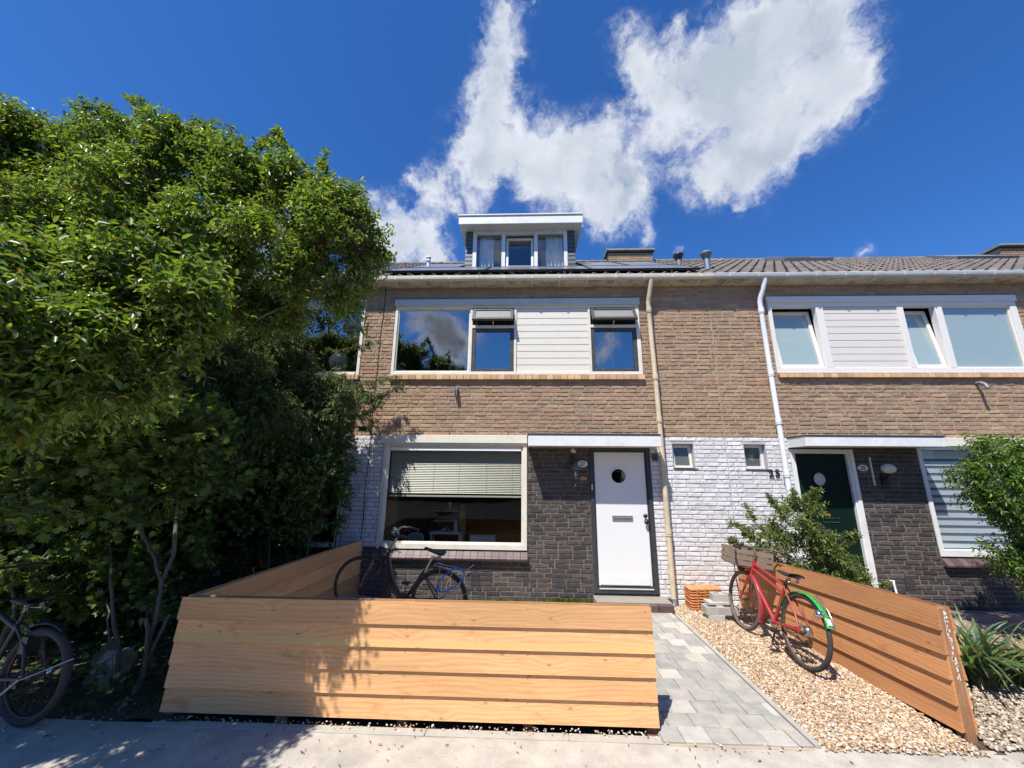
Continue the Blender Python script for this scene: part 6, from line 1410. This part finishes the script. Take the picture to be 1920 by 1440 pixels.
G1 = [(0.128,0.205,0.030),(0.098,0.175,0.028),(0.160,0.245,0.034),(0.078,0.148,0.032),(0.205,0.285,0.042),(0.110,0.178,0.045)]
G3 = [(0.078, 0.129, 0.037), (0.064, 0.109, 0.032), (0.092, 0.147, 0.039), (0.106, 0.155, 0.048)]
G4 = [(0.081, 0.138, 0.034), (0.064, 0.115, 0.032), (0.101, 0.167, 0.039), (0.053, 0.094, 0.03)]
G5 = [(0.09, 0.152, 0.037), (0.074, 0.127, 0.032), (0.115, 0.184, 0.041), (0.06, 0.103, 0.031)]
BERRY = [(0.20,0.085,0.045),(0.24,0.12,0.06),(0.16,0.07,0.05),(0.26,0.16,0.05)]
def wob(sp): return sp
tot = 0
SHADE = [(-3.1,-4.5,2.5,0.36),(-2.75,-4.6,2.55,0.28),(-3.6,-4.6,2.7,0.45),(-4.2,-4.4,2.6,0.5),(-3.5,-4.0,2.5,0.4),(-2.95,-4.9,2.9,0.25),(-4.35,-4.0,2.7,0.45),(-4.7,-4.2,2.8,0.5),(-4.3,-3.6,2.3,0.4)]
t_,n_ = shrub('shadbush_tree',(-3.25,-2.4,0.0),'tall broad shrub tree with oval sunlit leaves towering over left fence','tree',[(x,y,z,r*1.04) for x,y,z,r in T1],'oval',G1,170,0.16,9,0.056,0.027,5,M['leaf'],
    stems=[(STEMS[0],0.018,0.010),(STEMS[11],0.013,0.006),(STEMS[12],0.014,0.007),(STEMS[13],0.012,0.004),([(-3.62,-2.3,1.14),(-3.7,-2.9,2.0),(-3.4,-3.8,2.6)],0.013,0.006),([(-3.4,-2.1,3.0),(-2.9,-2.7,3.6),(-2.2,-3.0,3.9)],0.012,0.004),([(-4.0,-2.3,2.0),(-4.4,-2.7,3.4),(-4.6,-3.0,4.6)],0.014,0.005)], sprigs=SPR1, extra_pal=(BERRY,0.07), twig_every=1, sub=7); tot += n_
t_,n_ = shrub('','','','',T2+SHADE,'oval',G1,125,0.18,9,0.066,0.031,55,M['leaf'],extra_pal=(BERRY,0.07),twig_every=1,sub=7,onto=t_); tot += n_
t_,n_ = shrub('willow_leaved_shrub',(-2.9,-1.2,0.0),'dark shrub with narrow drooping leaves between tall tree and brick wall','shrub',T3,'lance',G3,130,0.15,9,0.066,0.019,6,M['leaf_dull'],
    stems=[([(-2.85,-0.75,0.0),(-2.9,-0.7,1.2),(-2.7,-0.7,2.4),(-2.5,-0.7,3.2)],0.014,0.006),([(-3.2,-0.9,0.0),(-3.3,-1.0,1.5),(-3.3,-1.3,3.2)],0.014,0.006)], sprigs=SPR3, droop=0.7, spread=0.7, twig_every=1,clip=lambda O:O[:,1]<-0.06); tot += n_
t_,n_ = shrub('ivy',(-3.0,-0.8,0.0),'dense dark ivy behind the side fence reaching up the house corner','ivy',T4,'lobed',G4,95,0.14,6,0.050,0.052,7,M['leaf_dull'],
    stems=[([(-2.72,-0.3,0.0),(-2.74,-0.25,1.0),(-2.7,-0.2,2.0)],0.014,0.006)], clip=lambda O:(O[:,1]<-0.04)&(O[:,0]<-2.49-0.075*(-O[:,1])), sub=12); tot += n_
t_,n_ = shrub('currant_bush',(-3.9,-2.0,0.0),'lower bush of broad lobed leaves on thin bare stems at left','bush',T5+T6,'lobed',G5,48,0.16,6,0.068,0.068,8,M['leaf'],
    stems=[(STEMS[3],0.016,0.009),(STEMS[4],0.011,0.005),(STEMS[6],0.020,0.009),(STEMS[7],0.014,0.007),(STEMS[8],0.013,0.007),(STEMS[9],0.012,0.005),(STEMS[10],0.010,0.005),([(-3.51,-2.4,0.0),(-3.51,-2.4,0.2)],0.02,0.017),([(-4.85,-2.25,0.0),(-4.81,-2.2,0.44)],0.026,0.021),([(-4.78,-2.1,0.0),(-4.78,-2.1,0.46)],0.018,0.014)], extra_pal=([(0.25,0.20,0.05)],0.01)); tot += n_
for pts,r,lab in ((STEMS[1],0.017,'grey fork of bare branch ending in sawn pale cut'),(STEMS[2],0.016,'short sawn stump beside the leaning grey branch'),(STEMS[5],0.014,'leaning dead stick beside the left end of front fence')):
    n = len(pts); m_ = MB().tube([Vector(p) for p in pts],[r]*n,9); m_.thing('dead_branch', M['bark'], lab, 'branch')
# a dark backing of inner foliage further in, so that the hedge is closed
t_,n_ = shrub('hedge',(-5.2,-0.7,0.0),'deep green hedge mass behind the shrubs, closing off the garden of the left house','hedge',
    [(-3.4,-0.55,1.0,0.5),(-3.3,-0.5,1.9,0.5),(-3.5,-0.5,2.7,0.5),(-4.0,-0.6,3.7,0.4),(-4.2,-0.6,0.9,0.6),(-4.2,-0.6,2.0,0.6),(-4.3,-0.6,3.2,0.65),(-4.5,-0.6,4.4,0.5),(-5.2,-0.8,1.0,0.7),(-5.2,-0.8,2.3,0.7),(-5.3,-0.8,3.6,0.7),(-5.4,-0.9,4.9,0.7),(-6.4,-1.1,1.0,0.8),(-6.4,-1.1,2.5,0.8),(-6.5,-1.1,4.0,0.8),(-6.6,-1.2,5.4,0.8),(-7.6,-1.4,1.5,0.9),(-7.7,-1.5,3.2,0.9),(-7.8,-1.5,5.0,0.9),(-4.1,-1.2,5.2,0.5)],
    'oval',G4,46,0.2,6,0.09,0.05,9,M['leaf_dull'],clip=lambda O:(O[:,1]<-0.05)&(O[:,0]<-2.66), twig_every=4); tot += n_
# ground ivy and weeds under the shrubs
q = np.random.default_rng(14); n = 2600
P = np.stack([q.uniform(-6.2,-2.72,n),q.uniform(-2.80,-0.3,n),q.uniform(0.01,0.26,n)*q.uniform(0.2,1,n)],-1); P = P[(P[:,0]<-2.80)]
n = len(P); LD = norm(np.stack([q.normal(0,1,n),q.normal(-0.3,1,n),q.normal(0,0.25,n)],-1)); N = norm(np.array([0,-0.3,1])+q.normal(0,0.35,(n,3))); N = norm(N-LD*(N*LD).sum(-1,keepdims=True)); s = q.uniform(0.6,1.2,n)
t = empty('ground_ivy',(-4.4,-1.8,0.0),'ivy leaves carpeting the soil beneath the shrubs','ground cover',kind='stuff')
build_leaves('foliage','lobed',P,LD,N,0.05*s,0.05*s,colours(q,n,G4+[(0.10,0.085,0.04)]),M['leaf_dull'],t)
# maple seedling with big leaves near the left bicycle
q = np.random.default_rng(3); t = empty('maple_seedling',(-3.30,-2.62,0.0),'small seedling with large yellow green lobed leaves near the ground','seedling')
ml = [(-3.34,-2.62,0.40),(-3.42,-2.60,0.37),(-3.27,-2.64,0.33),(-3.50,-2.60,0.30),(-3.36,-2.66,0.24),(-3.22,-2.6,0.26),(-3.44,-2.68,0.18),(-3.30,-2.68,0.14),(-3.16,-2.66,0.34)]
for i,p in enumerate(ml):
    a = q.uniform(-1,1); Dv = norm(np.array([[math.sin(a),-0.5,-0.75]])); Nv = np.array([[0.1,-0.8,0.6]]); Nv = norm(Nv-Dv*(Nv*Dv).sum())
    o = build_leaves('leaf','lobed',np.array([p]),Dv,Nv,np.array([0.085]),np.array([0.08]),np.array([[0.10,0.10,0.03]]) if i%2 else np.array([[0.06,0.075,0.025]]),M['leaf'],t,'thing'); del o['kind']
    MB().tube([Vector((-3.33,-2.60,0.0)),Vector((-3.34,-2.60,0.15)).lerp(Vector(p),0.4),Vector(p)],0.0025,5).build('stalk', M['twig'], t)
# bush before door 25
B25 = [(3.12,-0.72,0.95,0.24),(3.32,-0.80,1.15,0.24),(3.55,-0.75,1.30,0.22),(3.35,-0.75,0.80,0.28),(3.60,-0.75,0.95,0.30),(3.85,-0.75,0.85,0.26),(3.62,-0.80,0.62,0.30),(3.90,-0.75,0.60,0.26),(3.62,-0.78,1.38,0.14),(2.88,-0.72,0.95,0.14),(4.05,-0.75,0.70,0.15),(3.40,-0.7,0.45,0.25),(3.75,-0.7,0.35,0.25)]
spb = [[(3.1,-0.72,1.0),(2.92,-0.75,1.22),(2.86,-0.76,1.36)],[(3.0,-0.72,0.9),(2.78,-0.74,1.08),(2.66,-0.74,1.20)],[(3.3,-0.8,1.2),(3.2,-0.8,1.4),(3.15,-0.8,1.52)],[(3.6,-0.78,1.3),(3.62,-0.8,1.5),(3.72,-0.8,1.58)],[(3.55,-0.78,1.3),(3.45,-0.8,1.46),(3.44,-0.8,1.56)],[(3.9,-0.76,0.9),(4.02,-0.8,1.02),(4.10,-0.8,1.06)],[(3.9,-0.76,0.6),(4.25,-0.8,0.42),(4.36,-0.82,0.50)],[(2.9,-0.7,0.8),(2.70,-0.72,0.92),(2.62,-0.7,0.98)]]
t_,n_ = shrub('privet_bush',(3.6,-0.72,0.0),'loose leafy bush in front of the dark green door 25','bush',B25,'oval',[(0.130,0.185,0.042),(0.105,0.155,0.040),(0.16,0.215,0.05),(0.085,0.125,0.036)],95,0.10,8,0.052,0.023,21,M['leaf'],
    stems=[([(3.6,-0.72,0.0),(3.5,-0.74,0.5),(3.3,-0.75,1.0)],0.012,0.005),([(3.62,-0.72,0.0),(3.66,-0.74,0.6),(3.62,-0.78,1.3)],0.012,0.005),([(3.6,-0.7,0.0),(3.2,-0.7,0.6),(2.95,-0.72,0.9)],0.010,0.004),([(3.64,-0.7,0.0),(3.9,-0.73,0.5),(4.0,-0.75,0.8)],0.010,0.004)], sprigs=spb, droop=0.1, extra_pal=([(0.22,0.20,0.08),(0.12,0.07,0.04)],0.04), twig_every=1, clip=lambda O:(O[:,1]<-0.1)&((O[:,0]>3.16)|(O[:,2]>0.72))); tot += n_
# sapling at the right edge
R25 = [(5.55,-1.20,2.02,0.24),(5.85,-1.20,2.02,0.34),(6.2,-1.2,1.9,0.4),(5.35,-1.20,1.75,0.26),(5.62,-1.20,1.62,0.34),(6.0,-1.2,1.5,0.4),(5.32,-1.22,1.45,0.26),(5.48,-1.2,1.20,0.24),(5.75,-1.2,1.15,0.32),(6.1,-1.2,1.1,0.4),(5.50,-1.2,0.86,0.22),(5.75,-1.2,0.80,0.26),(5.70,-1.22,0.52,0.16),(5.62,-1.25,0.26,0.10),(5.22,-1.2,1.78,0.14),(5.30,-1.2,0.95,0.12)]
t_,n_ = shrub('green_sapling',(5.72,-1.2,0.0),'bushy bright green young tree at the right edge beside striped blind window','tree',R25,'oval',[(0.085,0.165,0.022),(0.065,0.140,0.020),(0.110,0.200,0.028),(0.055,0.115,0.020)],120,0.13,8,0.056,0.023,22,M['leaf'],
    stems=[([(5.72,-1.2,0.0),(5.74,-1.2,0.7),(5.85,-1.2,1.3),(5.8,-1.2,2.0)],0.018,0.006)], droop=0.35, twig_every=2, extra_pal=([(0.42,0.36,0.05)],0.004)); tot += n_
fl = MB(); qq = random.Random(4)
t = empty('yellow_flowers',(5.55,-1.28,0.45),'little yellow blooms low on the right hand sapling','flower')
for p in ((5.42,-1.34,0.50),(5.44,-1.35,0.46),(5.47,-1.34,0.52),(5.45,-1.36,0.49)):
    m_ = MB()
    for k in range(5):
        a = 6.28*k/5; b = 0.012; m_.add([(p[0],p[1],p[2]),(p[0]+b*math.cos(a-.5),p[1]-0.004,p[2]+b*math.sin(a-.5)),(p[0]+1.7*b*math.cos(a),p[1]-0.006,p[2]+1.7*b*math.sin(a)),(p[0]+b*math.cos(a+.5),p[1]-0.004,p[2]+b*math.sin(a+.5))],[(0,1,2,3)])
    m_.build('flower_head', M['yellow_flower'], t)
# strap leaved plants
def strap(base, n, hgt, seed, label, spread=1.0):
    q = random.Random(seed); t = empty('strap_leaved_plant', base, label, 'plant', 'strap leaved plants beside the fence')
    for i in range(n):
        a = q.uniform(0,6.28); L_ = hgt*q.uniform(0.6,1.1); w0 = q.uniform(0.015,0.025); out = q.uniform(0.35,1.15)*spread; m_ = MB(); vs = []; k = 8
        bx,by = q.gauss(0,0.07),q.gauss(0,0.07); c = q.choice([(0.11,0.17,0.085),(0.09,0.145,0.08),(0.13,0.20,0.09),(0.08,0.125,0.07),(0.16,0.20,0.08)])
        if q.random()<0.10: c = (0.34,0.27,0.10)
        m_.cur = c
        for j in range(k+1):
            t_ = j/k; r_ = out*L_*(t_**1.3); z = L_*(t_*1.05-out*0.62*t_**2.4); wd = w0*(1-t_**2.2)+0.001
            x = base[0]+bx+math.cos(a)*r_; y = base[1]+by+math.sin(a)*r_; px_,py_ = -math.sin(a)*wd, math.cos(a)*wd
            z = max(z,0.012); vs += [(x-px_,y-py_,z+0.005),(x,y,z-0.002),(x+px_,y+py_,z+0.005)]
        m_.add(vs,[(3*j+b,3*j+b+1,3*j+b+4,3*j+b+3) for j in range(k) for b in (0,1)],True); m_.build('leaf', M['leaf'], t)
strap((4.02,-1.98,0.0),135,0.66,2,'larger strap leaved plant right behind the end post of the dividing fence')
strap((4.42,-2.12,0.0),75,0.52,5,'smaller strap leaved plant at the right edge beyond the fence')
strap((3.62,-1.25,0.0),16,0.42,8,'thin tuft of strap leaves behind the middle of dividing fence')
# grass tufts along the foot of the wall and the path edges
q = np.random.default_rng(30); gx = []
for (x0,x1,y0,y1,n,h) in ((0.35,0.92,-0.10,-0.01,420,0.085),(-0.9,0.35,-0.10,-0.01,500,0.055),(-2.3,-0.9,-0.12,-0.01,300,0.05),(1.975,2.03,-2.35,-2.28,50,0.03),(1.975,2.05,-1.55,-1.45,60,0.03),(-4.2,-2.7,-2.86,-2.70,110,0.05),(3.1,3.4,-2.6,-1.2,80,0.12)):
    gx.append(np.stack([q.uniform(x0,x1,n),q.uniform(y0,y1,n),np.full(n,-0.005),h*q.uniform(0.4,1.3,n)],-1))
gx = np.concatenate(gx); n = len(gx); LD = norm(np.stack([q.normal(0,.35,n),q.normal(0,.35,n),np.ones(n)],-1)); N = norm(np.stack([q.normal(0,.3,n),-np.ones(n),np.full(n,.3)],-1)); N = norm(N-LD*(N*LD).sum(-1,keepdims=True))
t = empty('grass',(0,-1.0,0),'thin green grass and weeds along the foot of the dark brick wall','grass',kind='stuff')
build_leaves('blades','lance',gx[:,:3],LD,N,gx[:,3],np.full(n,0.0045),colours(q,n,[(0.13,0.20,0.04),(0.10,0.16,0.035),(0.20,0.22,0.07)]),M['leaf'],t)
# litter on the sidewalk
q = np.random.default_rng(33); n = 150; P = np.stack([q.uniform(-3.6,3.6,n),-2.95-np.abs(q.normal(0,0.22,n)),np.full(n,-0.004)],-1); P[:60,0] = q.uniform(-3.6,-0.6,60)
LD = norm(np.stack([q.normal(0,1,n),q.normal(0,1,n),q.uniform(-.05,.15,n)],-1)); N = norm(np.array([0,0,1])+q.normal(0,0.2,(n,3))); N = norm(N-LD*(N*LD).sum(-1,keepdims=True)); s = q.uniform(0.3,1.0,n)
t = empty('fallen_leaves',(-2,-3.1,0),'dry fallen leaves and bits of twig on the sidewalk','litter',kind='stuff')
build_leaves('litter','oval',P,LD,N,0.034*s,0.012*s,colours(q,n,[(0.28,0.15,0.07),(0.22,0.12,0.07),(0.34,0.22,0.10),(0.16,0.10,0.07)]),M['leaf_dull'],t)
# houses across the street (they show only as reflections in the glass)
oh = empty('opposite_houses',(0,-30,0.0),'row of brick houses across the street mirrored in the window panes','house')
MB().box(-45,45,-34,-26,0,5.2).build('wall', M['opp_brick'], oh)
MB().prism([(-25.7,5.2),(-30,8.2),(-34.3,5.2)],'x',-45.2,45.2).build('roof', M['solar_frame'], oh)
for i in range(15):
    x = -42+i*6.0; MB().box(x,x+2.2,-25.99,-25.95,0.9,2.2).build('window', M['glass_up'], oh); MB().box(x,x+2.2,-25.99,-25.95,3.3,4.5).build('window', M['glass_up'], oh); MB().box(x+3.2,x+4.1,-25.99,-25.95,0.0,2.1).build('door', M['anthracite'], oh)
hh = np.random.default_rng(77)
# tree across the street, mirrored in the upper windows
QB = [(-7.5,-25.0,6.3,1.5),(-9.0,-25.5,5.2,1.6),(-5.9,-25.0,5.0,1.4),(-7.4,-25.0,7.6,1.0),(-4.4,-25.2,4.6,1.2),(-10.6,-25.2,4.2,1.4),(-3.2,-25.0,4.3,0.9)]
t_,n_ = shrub('street_tree',(-7.4,-25,0.0),'rounded green tree mirrored in the large upstairs window of 27','tree',QB,'oval',G1,9,0.6,8,0.26,0.16,40,M['leaf'],stems=[([(-7.4,-25,0),(-7.4,-25,2.5),(-7.5,-25,5)],0.22,0.10)],twig_every=9); tot += n_
print('leaves', tot, flush=True)
